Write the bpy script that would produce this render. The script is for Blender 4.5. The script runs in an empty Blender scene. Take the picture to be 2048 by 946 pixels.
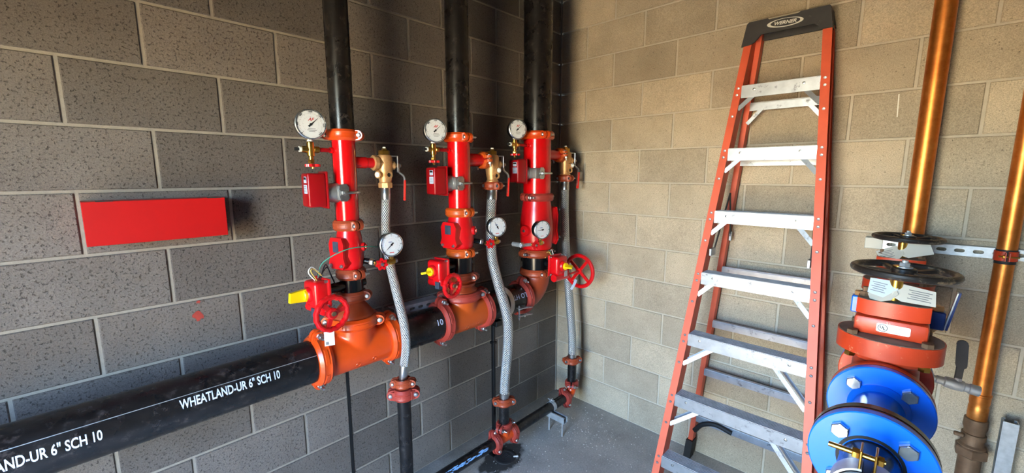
import bpy, bmesh, math, random
from mathutils import Vector as V, Matrix

random.seed(7)
S = bpy.context.scene
COL = S.collection
PI = math.pi

# ---------------------------------------------------------------- camera
cam_d = bpy.data.cameras.new('camera')
cam = bpy.data.objects.new('camera', cam_d)
COL.objects.link(cam)
S.camera = cam
YAW, PITCH, ROLL = 0.7631, -0.1489, -0.0006
CF = V((math.cos(PITCH) * math.cos(YAW), math.cos(PITCH) * math.sin(YAW), math.sin(PITCH)))
CR = V((math.sin(YAW), -math.cos(YAW), 0))
CU = CR.cross(CF)
cam.matrix_world = Matrix(((CR.x, CU.x, -CF.x, -2.4621), (CR.y, CU.y, -CF.y, -1.8790), (CR.z, CU.z, -CF.z, 1.6801), (0, 0, 0, 1)))
cam_d.sensor_width = 36.0
cam_d.lens = 36.0 * 833.72 / 2048.0
cam_d.clip_start = 0.02
cam_d.clip_end = 300

# ---------------------------------------------------------------- world, sun, exposure
wd = bpy.data.worlds.new('world')
S.world = wd
wd.use_nodes = True
wn = wd.node_tree
bg = wn.nodes['Background']
sky = wn.nodes.new('ShaderNodeTexSky')
sky.sky_type = 'NISHITA'
sky.sun_disc = False
sky.sun_elevation = math.radians(52)
sky.sun_rotation = math.radians(160)
sky.dust_density = 0.3
sky.ozone_density = 4.0
wn.links.new(sky.outputs[0], bg.inputs[0])
bg.inputs[1].default_value = 1.8
sun_d = bpy.data.lights.new('sun', 'SUN')
sun_d.energy = 15.0
sun_d.angle = math.radians(0.6)
sun_d.color = (1.0, 0.88, 0.66)
sun = bpy.data.objects.new('sun', sun_d)
COL.objects.link(sun)
sun.rotation_euler = V((-0.22, 0.52, -0.82)).to_track_quat('-Z', 'Y').to_euler()
# daylight guide in the open doorway behind the camera (a sampling portal, gives no light itself)
DX, DY0, DY1, DZ = -3.62, -1.85, -0.93, 2.15
por_d = bpy.data.lights.new('door_portal', 'AREA')
por_d.shape = 'RECTANGLE'
por_d.size = DY1 - DY0
por_d.size_y = DZ
por_d.cycles.is_portal = True
por = bpy.data.objects.new('door_portal', por_d)
COL.objects.link(por)
por.location = (DX - 0.02, (DY0 + DY1) / 2, DZ / 2)
por.rotation_euler = (math.radians(90), 0, math.radians(-90))
S.view_settings.view_transform = 'Standard'
S.view_settings.look = 'None'
S.view_settings.gamma = 1.0
S.view_settings.use_curve_mapping = False
S.view_settings.exposure = 2.6
S.cycles.use_denoising = True
S.cycles.max_bounces = 8
S.cycles.diffuse_bounces = 5
S.cycles.glossy_bounces = 4
S.cycles.caustics_reflective = False
S.cycles.caustics_refractive = False
S.cycles.sample_clamp_indirect = 6.0


# ---------------------------------------------------------------- materials
def srgb(r, g, b):
    f = lambda c: (c / 255 / 12.92) if c / 255 <= 0.04045 else ((c / 255 + 0.055) / 1.055) ** 2.4
    return (f(r), f(g), f(b), 1)


class NT:
    def __init__(self, name):
        self.m = bpy.data.materials.new(name)
        self.m.use_nodes = True
        self.t = self.m.node_tree
        self.b = self.t.nodes['Principled BSDF']

    def n(self, typ, **kw):
        nd = self.t.nodes.new(typ)
        for k, v in kw.items():
            setattr(nd, k, v)
        return nd

    def l(self, a, b):
        self.t.links.new(a, b)

    def math(self, op, a, b=None, c=None):
        nd = self.n('ShaderNodeMath', operation=op)
        for i, x in enumerate((a, b, c)):
            if x is None:
                continue
            if isinstance(x, (int, float)):
                nd.inputs[i].default_value = x
            else:
                self.l(x, nd.inputs[i])
        return nd.outputs[0]

    def coord(self, kind='Object'):
        return self.n('ShaderNodeTexCoord').outputs[kind]

    def noise(self, scale, detail=4, rough=0.55, vec=None):
        nd = self.n('ShaderNodeTexNoise')
        nd.inputs['Scale'].default_value = scale
        nd.inputs['Detail'].default_value = detail
        nd.inputs['Roughness'].default_value = rough
        self.l(vec if vec is not None else self.coord(), nd.inputs['Vector'])
        return nd.outputs['Fac']

    def ramp(self, fac, stops):
        nd = self.n('ShaderNodeValToRGB')
        e = nd.color_ramp.elements
        while len(e) < len(stops):
            e.new(0.5)
        for i, (p, c) in enumerate(stops):
            e[i].position = p
            e[i].color = c if len(c) == 4 else (*c, 1)
        self.l(fac, nd.inputs[0])
        return nd.outputs[0]

    def mix(self, fac, a, b, mode='MIX'):
        nd = self.n('ShaderNodeMix', data_type='RGBA', blend_type=mode)
        for i, x in ((0, fac), (6, a), (7, b)):
            if isinstance(x, (int, float)):
                nd.inputs[i].default_value = x
            elif isinstance(x, (tuple, list)):
                nd.inputs[i].default_value = x
            else:
                self.l(x, nd.inputs[i])
        return nd.outputs[2]

    def col(self, x):
        if isinstance(x, (tuple, list)):
            self.b.inputs['Base Color'].default_value = x
        else:
            self.l(x, self.b.inputs['Base Color'])

    def set(self, **kw):
        for k, v in kw.items():
            i = self.b.inputs[k]
            if isinstance(v, (int, float, tuple)):
                i.default_value = v
            else:
                self.l(v, i)

    def bump(self, h, strength=0.3, dist=0.002):
        nd = self.n('ShaderNodeBump')
        nd.inputs['Strength'].default_value = strength
        nd.inputs['Distance'].default_value = dist
        self.l(h, nd.inputs['Height'])
        self.l(nd.outputs[0], self.b.inputs['Normal'])


def paint(name, c, rough=0.35, metal=0.0, var=0.12, vscale=9, bump=0.0, bscale=120, spec=0.5, coat=0.0, dirt=None, dirt_amt=0.5, dscale=14):
    t = NT(name)
    dark = tuple(x * (1 - var) for x in c[:3]) + (1,)
    lite = tuple(min(1, x * (1 + var)) for x in c[:3]) + (1,)
    co = t.ramp(t.noise(vscale), [(0.3, dark), (0.7, lite)])
    if dirt is not None:
        m = t.ramp(t.noise(dscale, 6, 0.7), [(dirt_amt, (0, 0, 0)), (dirt_amt + 0.12, (1, 1, 1))])
        co = t.mix(m, co, dirt)
    t.col(co)
    t.set(Roughness=rough, Metallic=metal)
    t.b.inputs['Specular IOR Level'].default_value = spec
    t.b.inputs['Coat Weight'].default_value = coat
    t.b.inputs['Coat Roughness'].default_value = 0.12
    if bump:
        t.bump(t.noise(bscale, 3), bump, 0.002)
    return t.m


def block_mat(name, c1, c2, pore, bump):
    t = NT(name)
    oi = t.n('ShaderNodeObjectInfo')
    rnd = oi.outputs['Random']
    off = t.n('ShaderNodeVectorMath', operation='ADD')
    t.l(t.coord(), off.inputs[0])
    sc = t.n('ShaderNodeVectorMath', operation='SCALE')
    t.l(oi.outputs['Location'], sc.inputs[0])
    sc.inputs['Scale'].default_value = 1.37
    t.l(sc.outputs[0], off.inputs[1])
    vec = off.outputs[0]
    base = t.ramp(rnd, [(0.0, c1), (0.5, tuple((a + b) / 2 for a, b in zip(c1, c2))), (1.0, c2)])
    fine = t.noise(260, 5, 0.75, vec)
    mid = t.noise(120, 3, 0.6, vec)
    big = t.noise(5, 4, 0.6, vec)
    f1 = t.ramp(fine, [(0.32, (0.62, 0.62, 0.62)), (0.66, (1.32, 1.30, 1.28))])
    f2 = t.ramp(big, [(0.3, (0.88, 0.87, 0.86)), (0.7, (1.10, 1.10, 1.10))])
    co = t.mix(1.0, base, f1, 'MULTIPLY')
    co = t.mix(1.0, co, f2, 'MULTIPLY')
    pm = t.ramp(mid, [(pore, (0.36, 0.36, 0.36)), (pore + 0.05, (1, 1, 1))])
    co = t.mix(0.8, co, t.mix(1.0, co, pm, 'MULTIPLY'))
    t.col(co)
    t.set(Roughness=0.95)
    t.b.inputs['Specular IOR Level'].default_value = 0.15
    h = t.math('ADD', t.math('MULTIPLY', fine, 0.55), t.math('MULTIPLY', t.ramp(mid, [(pore, (0, 0, 0)), (pore + 0.08, (1, 1, 1))]), 0.8))
    t.bump(h, bump, 0.004)
    return t.m


M = {}
M['block_a'] = block_mat('porous_grey_block', srgb(94, 88, 83), srgb(122, 114, 107), 0.345, 0.8)
M['block_b'] = block_mat('smooth_grey_block', srgb(162, 150, 132), srgb(188, 174, 152), 0.29, 0.40)
for nm_, ca_, cb_ in (('mortar', srgb(126, 119, 109), srgb(160, 151, 138)), ('mortar_b', srgb(172, 163, 148), srgb(198, 188, 170))):
    t = NT(nm_)
    t.col(t.mix(t.noise(40, 5, 0.7), ca_, cb_))
    t.set(Roughness=0.95)
    t.b.inputs['Specular IOR Level'].default_value = 0.1
    t.bump(t.noise(180, 4, 0.7), 0.5, 0.003)
    M[nm_] = t.m
M['plaster'] = paint('plain_grey_masonry', srgb(104, 96, 88), 0.9, var=0.08)
M['caulk'] = paint('black_joint_filler', srgb(10, 10, 11), 0.6)

# concrete floor with a wet patch around the drain
t = NT('concrete_floor')
co_ = t.coord()
base = t.ramp(t.noise(3.2, 6, 0.65), [(0.3, srgb(160, 154, 144)), (0.55, srgb(188, 181, 170)), (0.75, srgb(210, 202, 188))])
sp = t.ramp(t.noise(110, 3, 0.6), [(0.35, (0.8, 0.8, 0.8)), (0.7, (1.12, 1.12, 1.12))])
base = t.mix(1.0, base, sp, 'MULTIPLY')
sep = t.n('ShaderNodeSeparateXYZ')
t.l(co_, sep.inputs[0])
wx = t.math('ADD', sep.outputs[0], 0.86)
wy = t.math('ADD', sep.outputs[1], 0.27)
ax = t.math('ADD', t.math('MULTIPLY', wx, 0.9), t.math('MULTIPLY', wy, -0.1))
d2 = t.math('SQRT', t.math('ADD', t.math('MULTIPLY', t.math('MULTIPLY', ax, ax), 0.42), t.math('MULTIPLY', wy, wy)))
dn = t.math('ADD', d2, t.math('MULTIPLY', t.math('SUBTRACT', t.noise(14, 3), 0.5), 0.10))
wet = t.ramp(dn, [(0.085, (1, 1, 1)), (0.105, (0, 0, 0))])
# floor colour darkens unevenly towards the foot of the left wall
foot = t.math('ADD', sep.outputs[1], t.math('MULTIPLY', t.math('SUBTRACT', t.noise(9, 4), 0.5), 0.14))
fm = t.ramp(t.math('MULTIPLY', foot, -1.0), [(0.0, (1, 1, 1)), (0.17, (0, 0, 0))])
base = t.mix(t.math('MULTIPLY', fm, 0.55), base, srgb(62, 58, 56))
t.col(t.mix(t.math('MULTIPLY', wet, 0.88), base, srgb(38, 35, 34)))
t.set(Roughness=t.math('SUBTRACT', 0.78, t.math('MULTIPLY', wet, 0.6)))
t.bump(t.noise(70, 4), 0.12, 0.003)
M['concrete'] = t.m
M['ground'] = paint('sunlit_sandy_ground', srgb(220, 186, 132), 0.95, var=0.1, vscale=2)

# pipes and fittings
t = NT('black_pipe_coating')
c0 = t.ramp(t.noise(18, 6, 0.7), [(0.35, srgb(13, 12, 13)), (0.75, srgb(30, 28, 28))])
c0 = t.mix(t.ramp(t.noise(30, 7, 0.8), [(0.54, (0, 0, 0)), (0.80, (1, 1, 1))]), c0, srgb(84, 76, 74))
t.col(c0)
t.set(Roughness=t.ramp(t.noise(12, 4), [(0.3, (0.20,) * 3), (0.7, (0.38,) * 3)]))
t.b.inputs['Specular IOR Level'].default_value = 0.45
M['pipe'] = t.m
M['blackgloss'] = paint('gloss_black_paint', srgb(14, 14, 15), 0.22, var=0.1)
M['red'] = paint('gloss_red_paint', srgb(208, 6, 14), 0.20, var=0.05, coat=0.4)
M['redmatt'] = paint('red_valve_paint', srgb(206, 12, 20), 0.30, var=0.06, coat=0.2, bump=0.1)
M['darkred'] = paint('dark_red_enamel', srgb(150, 8, 16), 0.30, var=0.06)
M['cabinet'] = paint('satin_red_sheet', srgb(172, 6, 6), 0.42, var=0.04)
M['orange'] = paint('bright_orange_paint', srgb(214, 74, 18), 0.32, var=0.06, coat=0.25, bump=0.12, bscale=90)
M['rustor'] = paint('dull_orange_paint', srgb(154, 64, 34), 0.44, var=0.10, bump=0.15, bscale=90)
M['orangeb'] = paint('amber_orange_paint', srgb(190, 80, 24), 0.36, var=0.08, coat=0.1, bump=0.12, bscale=90)
M['salmon'] = paint('salmon_red_paint', srgb(158, 56, 45), 0.48, var=0.12, bump=0.3, bscale=140)
M['zinc'] = paint('zinc_plated_steel', srgb(200, 204, 206), 0.30, 1.0, var=0.15, vscale=60)
M['galv'] = paint('galvanised_steel', srgb(186, 190, 194), 0.42, 0.65, var=0.18, vscale=35)
M['steel'] = paint('brushed_steel', srgb(188, 188, 186), 0.30, 1.0, var=0.12, vscale=20)
M['castal'] = paint('cast_aluminium', srgb(166, 166, 164), 0.48, 0.9, var=0.15, vscale=30)
M['alum'] = paint('scuffed_aluminium', srgb(168, 172, 178), 0.42, 0.80, var=0.12, vscale=22, dirt=srgb(104, 104, 106), dirt_amt=0.575, dscale=24)
M['tread'] = paint('ribbed_step_top', srgb(176, 178, 182), 0.5, 0.15, var=0.2, vscale=30)
M['brass'] = paint('brass', srgb(206, 160, 76), 0.28, 1.0, var=0.12, vscale=30)
M['bronze'] = paint('cast_bronze', srgb(204, 156, 104), 0.42, 0.55, var=0.14, vscale=40, bump=0.2, bscale=200)
M['dullbr'] = paint('tarnished_brown_brass', srgb(118, 92, 70), 0.6, 0.5, var=0.25, vscale=20, bump=0.3)
t = NT('copper_tube')
c0 = t.ramp(t.noise(14, 6, 0.7), [(0.3, srgb(188, 104, 44)), (0.55, srgb(214, 132, 62)), (0.8, srgb(228, 160, 90))])
t.col(c0)
t.set(Roughness=0.40, Metallic=0.88)
M['copper'] = t.m
M['blue'] = paint('gloss_blue_enamel', srgb(0, 108, 228), 0.30, var=0.05, coat=0.15)
M['navy'] = paint('dark_blue_plastic', srgb(16, 52, 120), 0.35, var=0.08)
M['gate'] = paint('worn_red_oxide_paint', srgb(186, 58, 26), 0.40, var=0.12, bump=0.2, bscale=60, dirt=srgb(206, 150, 110), dirt_amt=0.615, dscale=55)
M['dusty'] = paint('dust_on_casting', srgb(128, 108, 92), 0.9, var=0.2, vscale=30)
M['iron'] = paint('black_cast_iron_wheel', srgb(30, 28, 27), 0.38, var=0.2, dirt=srgb(120, 104, 84), dirt_amt=0.56, dscale=40, bump=0.2)
M['fiber'] = paint('orange_fibreglass', srgb(214, 92, 62), 0.50, var=0.08, vscale=14)
M['blackpl'] = paint('black_moulded_plastic', srgb(44, 42, 42), 0.62, var=0.2, vscale=16, dirt=srgb(90, 86, 82), dirt_amt=0.66, dscale=30)
M['rubber'] = paint('black_rubber', srgb(22, 21, 21), 0.7)
M['grip'] = paint('red_vinyl_grip', srgb(212, 44, 34), 0.4, var=0.05)
M['yellow'] = paint('yellow_plastic', srgb(246, 206, 10), 0.38, var=0.04)
M['white'] = paint('white_print', srgb(226, 230, 238), 0.55, var=0.04)
M['stencil'] = paint('white_stencil_paint', srgb(196, 208, 236), 0.7, var=0.08, vscale=60, dirt=srgb(30, 28, 30), dirt_amt=0.64, dscale=130)
M['dial'] = paint('dial_white', srgb(226, 228, 230), 0.35, var=0.02)
M['ink'] = paint('black_ink', srgb(22, 22, 24), 0.6)
M['inkgrey'] = paint('grey_ink', srgb(110, 112, 116), 0.6)
M['inkred'] = paint('red_ink', srgb(206, 40, 40), 0.6)
M['inkblue'] = paint('blue_ink', srgb(40, 70, 150), 0.6)
M['paper'] = paint('paper_tag', srgb(198, 196, 186), 0.8, var=0.04)
M['sticker'] = paint('pale_blue_sticker', srgb(176, 190, 210), 0.5, var=0.05)
M['plate'] = paint('dark_data_plate', srgb(66, 76, 92), 0.35, 0.3, var=0.2, vscale=60)
M['teal'] = paint('green_wire', srgb(50, 140, 112), 0.45)
M['wireb'] = paint('dark_wire', srgb(30, 30, 40), 0.5)
M['wirey'] = paint('yellow_wire', srgb(206, 180, 90), 0.5)
M['tape'] = paint('white_thread_tape', srgb(232, 230, 222), 0.7)
M['bluepaint'] = paint('pale_blue_paint_smear', srgb(130, 178, 226), 0.6, var=0.15, vscale=40)
M['grit'] = paint('pale_grit', srgb(206, 204, 198), 0.9)
M['splat'] = paint('red_primer_splash', srgb(152, 50, 38), 0.8, var=0.2, vscale=60)

t = NT('clear_gauge_lens')
tr = t.n('ShaderNodeBsdfTransparent')
gl = t.n('ShaderNodeBsdfGlossy')
gl.inputs['Roughness'].default_value = 0.03
lw = t.n('ShaderNodeLayerWeight')
fr = t.math('ADD', 0.04, t.math('MULTIPLY', t.math('POWER', lw.outputs['Facing'], 4.0), 0.5))
mx = t.n('ShaderNodeMixShader')
t.l(fr, mx.inputs[0])
t.l(tr.outputs[0], mx.inputs[1])
t.l(gl.outputs[0], mx.inputs[2])
t.l(mx.outputs[0], t.t.nodes['Material Output'].inputs[0])
M['lens'] = t.m
t = NT('stainless_braid')
uv = t.n('ShaderNodeUVMap')
su = t.n('ShaderNodeSeparateXYZ')
t.l(uv.outputs[0], su.inputs[0])
a = t.math('MULTIPLY', su.outputs[0], 2 * PI * 14)
b = t.math('MULTIPLY', su.outputs[1], 2 * PI / 0.0135)
w1 = t.math('SINE', t.math('ADD', a, b))
w2 = t.math('SINE', t.math('SUBTRACT', a, b))
hgt = t.math('MAXIMUM', w1, w2)
hh = t.ramp(hgt, [(0.0, (0, 0, 0)), (0.55, (0.35,) * 3), (1.0, (1, 1, 1))])
t.col(t.mix(hh, srgb(110, 110, 112), srgb(236, 236, 234)))
t.set(Roughness=0.36, Metallic=0.72)
t.bump(hgt, 0.9, 0.0022)
M['braid'] = t.m


# ---------------------------------------------------------------- mesh helpers
def basis(d, ref=None):
    w = V(d).normalized()
    r = V(ref) if ref is not None else (V((0, 0, 1)) if abs(w.z) < 0.9 else V((1, 0, 0)))
    u = (r - w * r.dot(w)).normalized()
    return u, w.cross(u), w


def frame(d, ref=None):
    """rotation with local Z along d and local X towards ref"""
    u, v, w = basis(d, ref)
    return Matrix((u, v, w)).transposed()


class MB:
    def __init__(self):
        self.v, self.f, self.uv = [], [], None

    def add(self, vs, fs):
        k = len(self.v)
        self.v += [tuple(x) for x in vs]
        self.f += [tuple(k + i for i in q) for q in fs]
        return self

    def lathe(self, prof, o=(0, 0, 0), d=(0, 0, 1), n=24, ref=None, a0=0.0, a1=None):
        u, v, w = basis(d, ref)
        o = V(o)
        full = a1 is None
        m = n if full else n + 1
        ang = [2 * PI * i / n for i in range(n)] if full else [a0 + (a1 - a0) * i / n for i in range(n + 1)]
        vs = [o + w * h + (u * math.cos(a) + v * math.sin(a)) * r for r, h in prof for a in ang]
        fs = []
        for k in range(len(prof) - 1):
            for i in range(n):
                j = (i + 1) % m
                fs.append((k * m + i, k * m + j, (k + 1) * m + j, (k + 1) * m + i))
        if full:
            if prof[0][0] > 1e-6:
                fs.append(tuple(range(m))[::-1])
            if prof[-1][0] > 1e-6:
                fs.append(tuple((len(prof) - 1) * m + i for i in range(m)))
        return self.add(vs, fs)

    def ring(self, prof, o=(0, 0, 0), d=(0, 0, 1), n=32, ref=None, a0=0.0, a1=None):
        """closed profile swept round an axis (prof loops back on itself)"""
        u, v, w = basis(d, ref)
        o = V(o)
        full = a1 is None
        m = n if full else n + 1
        ang = [2 * PI * i / n for i in range(n)] if full else [a0 + (a1 - a0) * i / n for i in range(n + 1)]
        vs = [o + w * h + (u * math.cos(a) + v * math.sin(a)) * r for r, h in prof for a in ang]
        fs = []
        K = len(prof)
        for k in range(K):
            for i in range(n):
                j = (i + 1) % m
                q = (k + 1) % K
                fs.append((k * m + i, k * m + j, q * m + j, q * m + i))
        if not full:
            fs.append(tuple(k * m for k in range(K)))
            fs.append(tuple(k * m + n for k in range(K))[::-1])
        return self.add(vs, fs)

    def torus(self, o, d, R, r, n=32, k=10, sc=0, nsc=0):
        u, v, w = basis(d)
        o = V(o)
        vs, fs = [], []
        for i in range(n):
            a = 2 * PI * i / n
            e = u * math.cos(a) + v * math.sin(a)
            RR = R + (sc * math.cos(a * nsc) if nsc else 0)
            for j in range(k):
                b = 2 * PI * j / k
                vs.append(o + e * (RR + r * math.cos(b)) + w * r * math.sin(b))
        for i in range(n):
            for j in range(k):
                fs.append((i * k + j, ((i + 1) % n) * k + j, ((i + 1) % n) * k + (j + 1) % k, i * k + (j + 1) % k))
        return self.add(vs, fs)

    def box(self, c, s, R=None):
        c = V(c)
        vs = []
        for x in (-.5, .5):
            for y in (-.5, .5):
                for z in (-.5, .5):
                    p = V((x * s[0], y * s[1], z * s[2]))
                    vs.append(c + (R @ p if R else p))
        return self.add(vs, [(0, 1, 3, 2), (4, 6, 7, 5), (0, 4, 5, 1), (2, 3, 7, 6), (0, 2, 6, 4), (1, 5, 7, 3)])

    def rbox(self, c, s, bev=0.004, seg=2, R=None):
        b = bmesh.new()
        bmesh.ops.create_cube(b, size=1)
        for q in b.verts:
            q.co = V((q.co.x * s[0], q.co.y * s[1], q.co.z * s[2]))
        bmesh.ops.bevel(b, geom=b.edges[:], offset=bev, segments=seg, profile=0.5, affect='EDGES')
        b.verts.index_update()
        c = V(c)
        vs = [c + (R @ q.co if R else q.co) for q in b.verts]
        fs = [tuple(q.index for q in f.verts) for f in b.faces]
        b.free()
        return self.add(vs, fs)

    def tube(self, pts, r, n=12, caps=True, uv=False):
        pts = [V(p) for p in pts]
        rs = r if isinstance(r, (list, tuple)) else [r] * len(pts)
        T = []
        for i in range(len(pts)):
            a = pts[max(i - 1, 0)]
            b = pts[min(i + 1, len(pts) - 1)]
            T.append((b - a).normalized())
        u, v, w = basis(T[0])
        vs = []
        L = [0.0]
        for i, p in enumerate(pts):
            if i:
                u = (u - T[i] * u.dot(T[i])).normalized()
                L.append(L[-1] + (pts[i] - pts[i - 1]).length)
            v = T[i].cross(u)
            for k in range(n):
                a = 2 * PI * k / n
                vs.append(p + (u * math.cos(a) + v * math.sin(a)) * rs[i])
        fs = []
        uvs = []
        for i in range(len(pts) - 1):
            for k in range(n):
                fs.append((i * n + k, i * n + (k + 1) % n, (i + 1) * n + (k + 1) % n, (i + 1) * n + k))
                uvs.append(((k / n, L[i]), ((k + 1) / n, L[i]), ((k + 1) / n, L[i + 1]), (k / n, L[i + 1])))
        if caps:
            fs.append(tuple(range(n))[::-1])
            fs.append(tuple((len(pts) - 1) * n + k for k in range(n)))
            uvs += [tuple((0, 0) for _ in range(n))] * 2
        if uv:
            self.uv = uvs
        return self.add(vs, fs)

    def prism(self, out, h0, h1, o=(0, 0, 0), R=None):
        """outline (a, b) in local XY, extruded from h0 to h1 along local Z"""
        o = V(o)
        n = len(out)
        vs = []
        for h in (h0, h1):
            for x, y in out:
                p = V((x, y, h))
                vs.append(o + (R @ p if R else p))
        fs = [tuple(range(n))[::-1], tuple(range(n, 2 * n))]
        for i in range(n):
            fs.append((i, (i + 1) % n, n + (i + 1) % n, n + i))
        return self.add(vs, fs)

    def bar(self, prof, p0, p1, u, v):
        """closed profile (a, b) in directions u, v swept straight from p0 to p1"""
        p0, p1, u, v = V(p0), V(p1), V(u), V(v)
        n = len(prof)
        vs = [p + u * a + v * b for p in (p0, p1) for a, b in prof]
        fs = [tuple(range(n))[::-1], tuple(range(n, 2 * n))]
        for i in range(n):
            fs.append((i, (i + 1) % n, n + (i + 1) % n, n + i))
        return self.add(vs, fs)

    def hexn(self, o, d, r, h, ref=None):
        return self.lathe([(r * 0.9, 0), (r, h * 0.12), (r, h * 0.88), (r * 0.9, h)], o, d, 6, ref)

    def plate(self, out, holes, th, o=(0, 0, 0), R=None):
        """flat plate with through holes; outline and holes in local XY, thickness along +Z"""
        b = bmesh.new()
        edges = []
        for lp in [out] + holes:
            q = [b.verts.new((x, y, 0)) for x, y in lp]
            for i in range(len(q)):
                edges.append(b.edges.new((q[i], q[(i + 1) % len(q)])))
        bmesh.ops.triangle_fill(b, use_beauty=True, use_dissolve=False, edges=edges)
        ex = bmesh.ops.extrude_face_region(b, geom=b.faces[:])
        for g in ex['geom']:
            if isinstance(g, bmesh.types.BMVert):
                g.co.z += th
        b.verts.index_update()
        o = V(o)
        vs = [o + (R @ q.co if R else q.co) for q in b.verts]
        fs = [tuple(q.index for q in f.verts) for f in b.faces]
        b.free()
        return self.add(vs, fs)

    def mesh(self, name, mat, sharp=35):
        me = bpy.data.meshes.new(name)
        me.from_pydata(self.v, [], self.f)
        if self.uv:
            ul = me.uv_layers.new(name='UVMap')
            k = 0
            for q in self.uv:
                for c in q:
                    ul.data[k].uv = c
                    k += 1
        b = bmesh.new()
        b.from_mesh(me)
        bmesh.ops.recalc_face_normals(b, faces=b.faces[:])
        b.to_mesh(me)
        b.free()
        for p in me.polygons:
            p.use_smooth = True
        me.set_sharp_from_angle(angle=math.radians(sharp))
        me.materials.append(M[mat])
        return me


def smooth_path(pts, k=8):
    """Catmull-Rom through the points"""
    P = [V(p) for p in pts]
    P = [P[0] * 2 - P[1]] + P + [P[-1] * 2 - P[-2]]
    out = []
    for i in range(1, len(P) - 2):
        for s in range(k):
            t_ = s / k
            a_, b_, c_, d_ = P[i - 1], P[i], P[i + 1], P[i + 2]
            out.append(0.5 * ((2 * b_) + (c_ - a_) * t_ + (2 * a_ - 5 * b_ + 4 * c_ - d_) * t_ * t_ + (3 * b_ - a_ - 3 * c_ + d_) * t_ ** 3))
    out.append(P[-2])
    return out


def thing(name, label, cat, loc=(0, 0, 0), R=None, group=None):
    o = bpy.data.objects.new(name, None)
    COL.objects.link(o)
    o.empty_display_size = 0.05
    m = (R.to_4x4() if R else Matrix.Identity(4))
    m.translation = V(loc)
    o.matrix_world = m
    o['label'] = label
    o['category'] = cat
    if group:
        o['group'] = group
    return o


CACHE = {}


def part(name, mb, mat, parent=None, loc=None, R=None, label=None, sharp=35, key=None):
    """mb: MB, or a function returning one when a cache key is given"""
    if key is not None and (key, mat) in CACHE:
        me = CACHE[(key, mat)]
    else:
        me = (mb() if callable(mb) else mb).mesh(name, mat, sharp)
        if key is not None:
            CACHE[(key, mat)] = me
    o = bpy.data.objects.new(name, me)
    COL.objects.link(o)
    if parent:
        o.parent = parent
    m = (R.to_4x4() if R else Matrix.Identity(4))
    if loc is not None:
        m.translation = V(loc)
    o.matrix_local = m
    if label:
        o['label'] = label
    return o


def single(name, mb, mat, label, cat, loc=(0, 0, 0), R=None, group=None, sharp=35):
    o = part(name, mb, mat, None, loc, R, sharp=sharp)
    o['label'] = label
    o['category'] = cat
    if group:
        o['group'] = group
    return o


def struct(name, mb, mat, sharp=35):
    o = part(name, mb, mat, sharp=sharp)
    o['kind'] = 'structure'
    return o


def text_mb(s, size, align='CENTER', shear=0.0, cuts=0, bold=0.0):
    cu = bpy.data.curves.new('txt', 'FONT')
    cu.body = s
    cu.size = size
    cu.align_x = align
    cu.align_y = 'CENTER'
    cu.shear = shear
    cu.offset = bold
    cu.resolution_u = 3
    ob = bpy.data.objects.new('txt', cu)
    COL.objects.link(ob)
    dg = bpy.context.evaluated_depsgraph_get()
    me = bpy.data.meshes.new_from_object(ob.evaluated_get(dg))
    bpy.data.objects.remove(ob)
    bpy.data.curves.remove(cu)
    b = bmesh.new()
    b.from_mesh(me)
    bpy.data.meshes.remove(me)
    for k in range(cuts):
        y = size * (-0.5 + (k + 0.5) / cuts)
        bmesh.ops.bisect_plane(b, geom=b.verts[:] + b.edges[:] + b.faces[:], plane_co=(0, y, 0), plane_no=(0, 1, 0))
    b.verts.index_update()
    mb = MB()
    mb.v = [tuple(q.co) for q in b.verts]
    mb.f = [tuple(q.index for q in f.verts) for f in b.faces]
    b.free()
    return mb


def wrap_x(mb, r, a_mid, x0, flip=False):
    """lay flat lettering (x along, y up) round a pipe running along X; a_mid = angle from -Y towards +Z"""
    out = []
    for x, y, z in mb.v:
        if flip:
            x, y = -x, -y
        a_ = a_mid + y / r
        out.append((x0 + x, -r * math.cos(a_), r * math.sin(a_)))
    mb.v = out
    return mb


def placed(mb, o, R):
    o = V(o)
    mb.v = [tuple(o + R @ V(p)) for p in mb.v]
    return mb


def rrect(w, h, r, k=4):
    out = []
    for cx, cy, a0 in ((w / 2 - r, h / 2 - r, 0), (-w / 2 + r, h / 2 - r, PI / 2), (-w / 2 + r, -h / 2 + r, PI), (w / 2 - r, -h / 2 + r, 1.5 * PI)):
        for i in range(k + 1):
            a_ = a0 + PI / 2 * i / k
            out.append((cx + r * math.cos(a_), cy + r * math.sin(a_)))
    return out


def circ(r, n=16, c=(0, 0)):
    return [(c[0] + r * math.cos(2 * PI * i / n), c[1] + r * math.sin(2 * PI * i / n)) for i in range(n)]


def slot(L, w, c=(0, 0), k=5):
    out = []
    for s in (1, -1):
        for i in range(k + 1):
            a_ = -PI / 2 + PI * i / k
            out.append((c[0] + s * (L / 2 - w / 2 + w / 2 * math.cos(a_)), c[1] + s * (w / 2) * math.sin(a_)))
    return out


X, Y, Z = V((1, 0, 0)), V((0, 1, 0)), V((0, 0, 1))
YR, ZH = -0.205, 0.936
R6, R4, R3, R2 = 0.0842, 0.0572, 0.0445, 0.0302
RX = (-1.692, -1.100, -0.490)
RR = (R3, R4, R6)
WHO = ('leftmost', 'middle', 'corner')

# ---------------------------------------------------------------- the room
U = 0.2032
ROWS = 15
HT = ROWS * U
XW, YW = -3.62, -3.30


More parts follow.
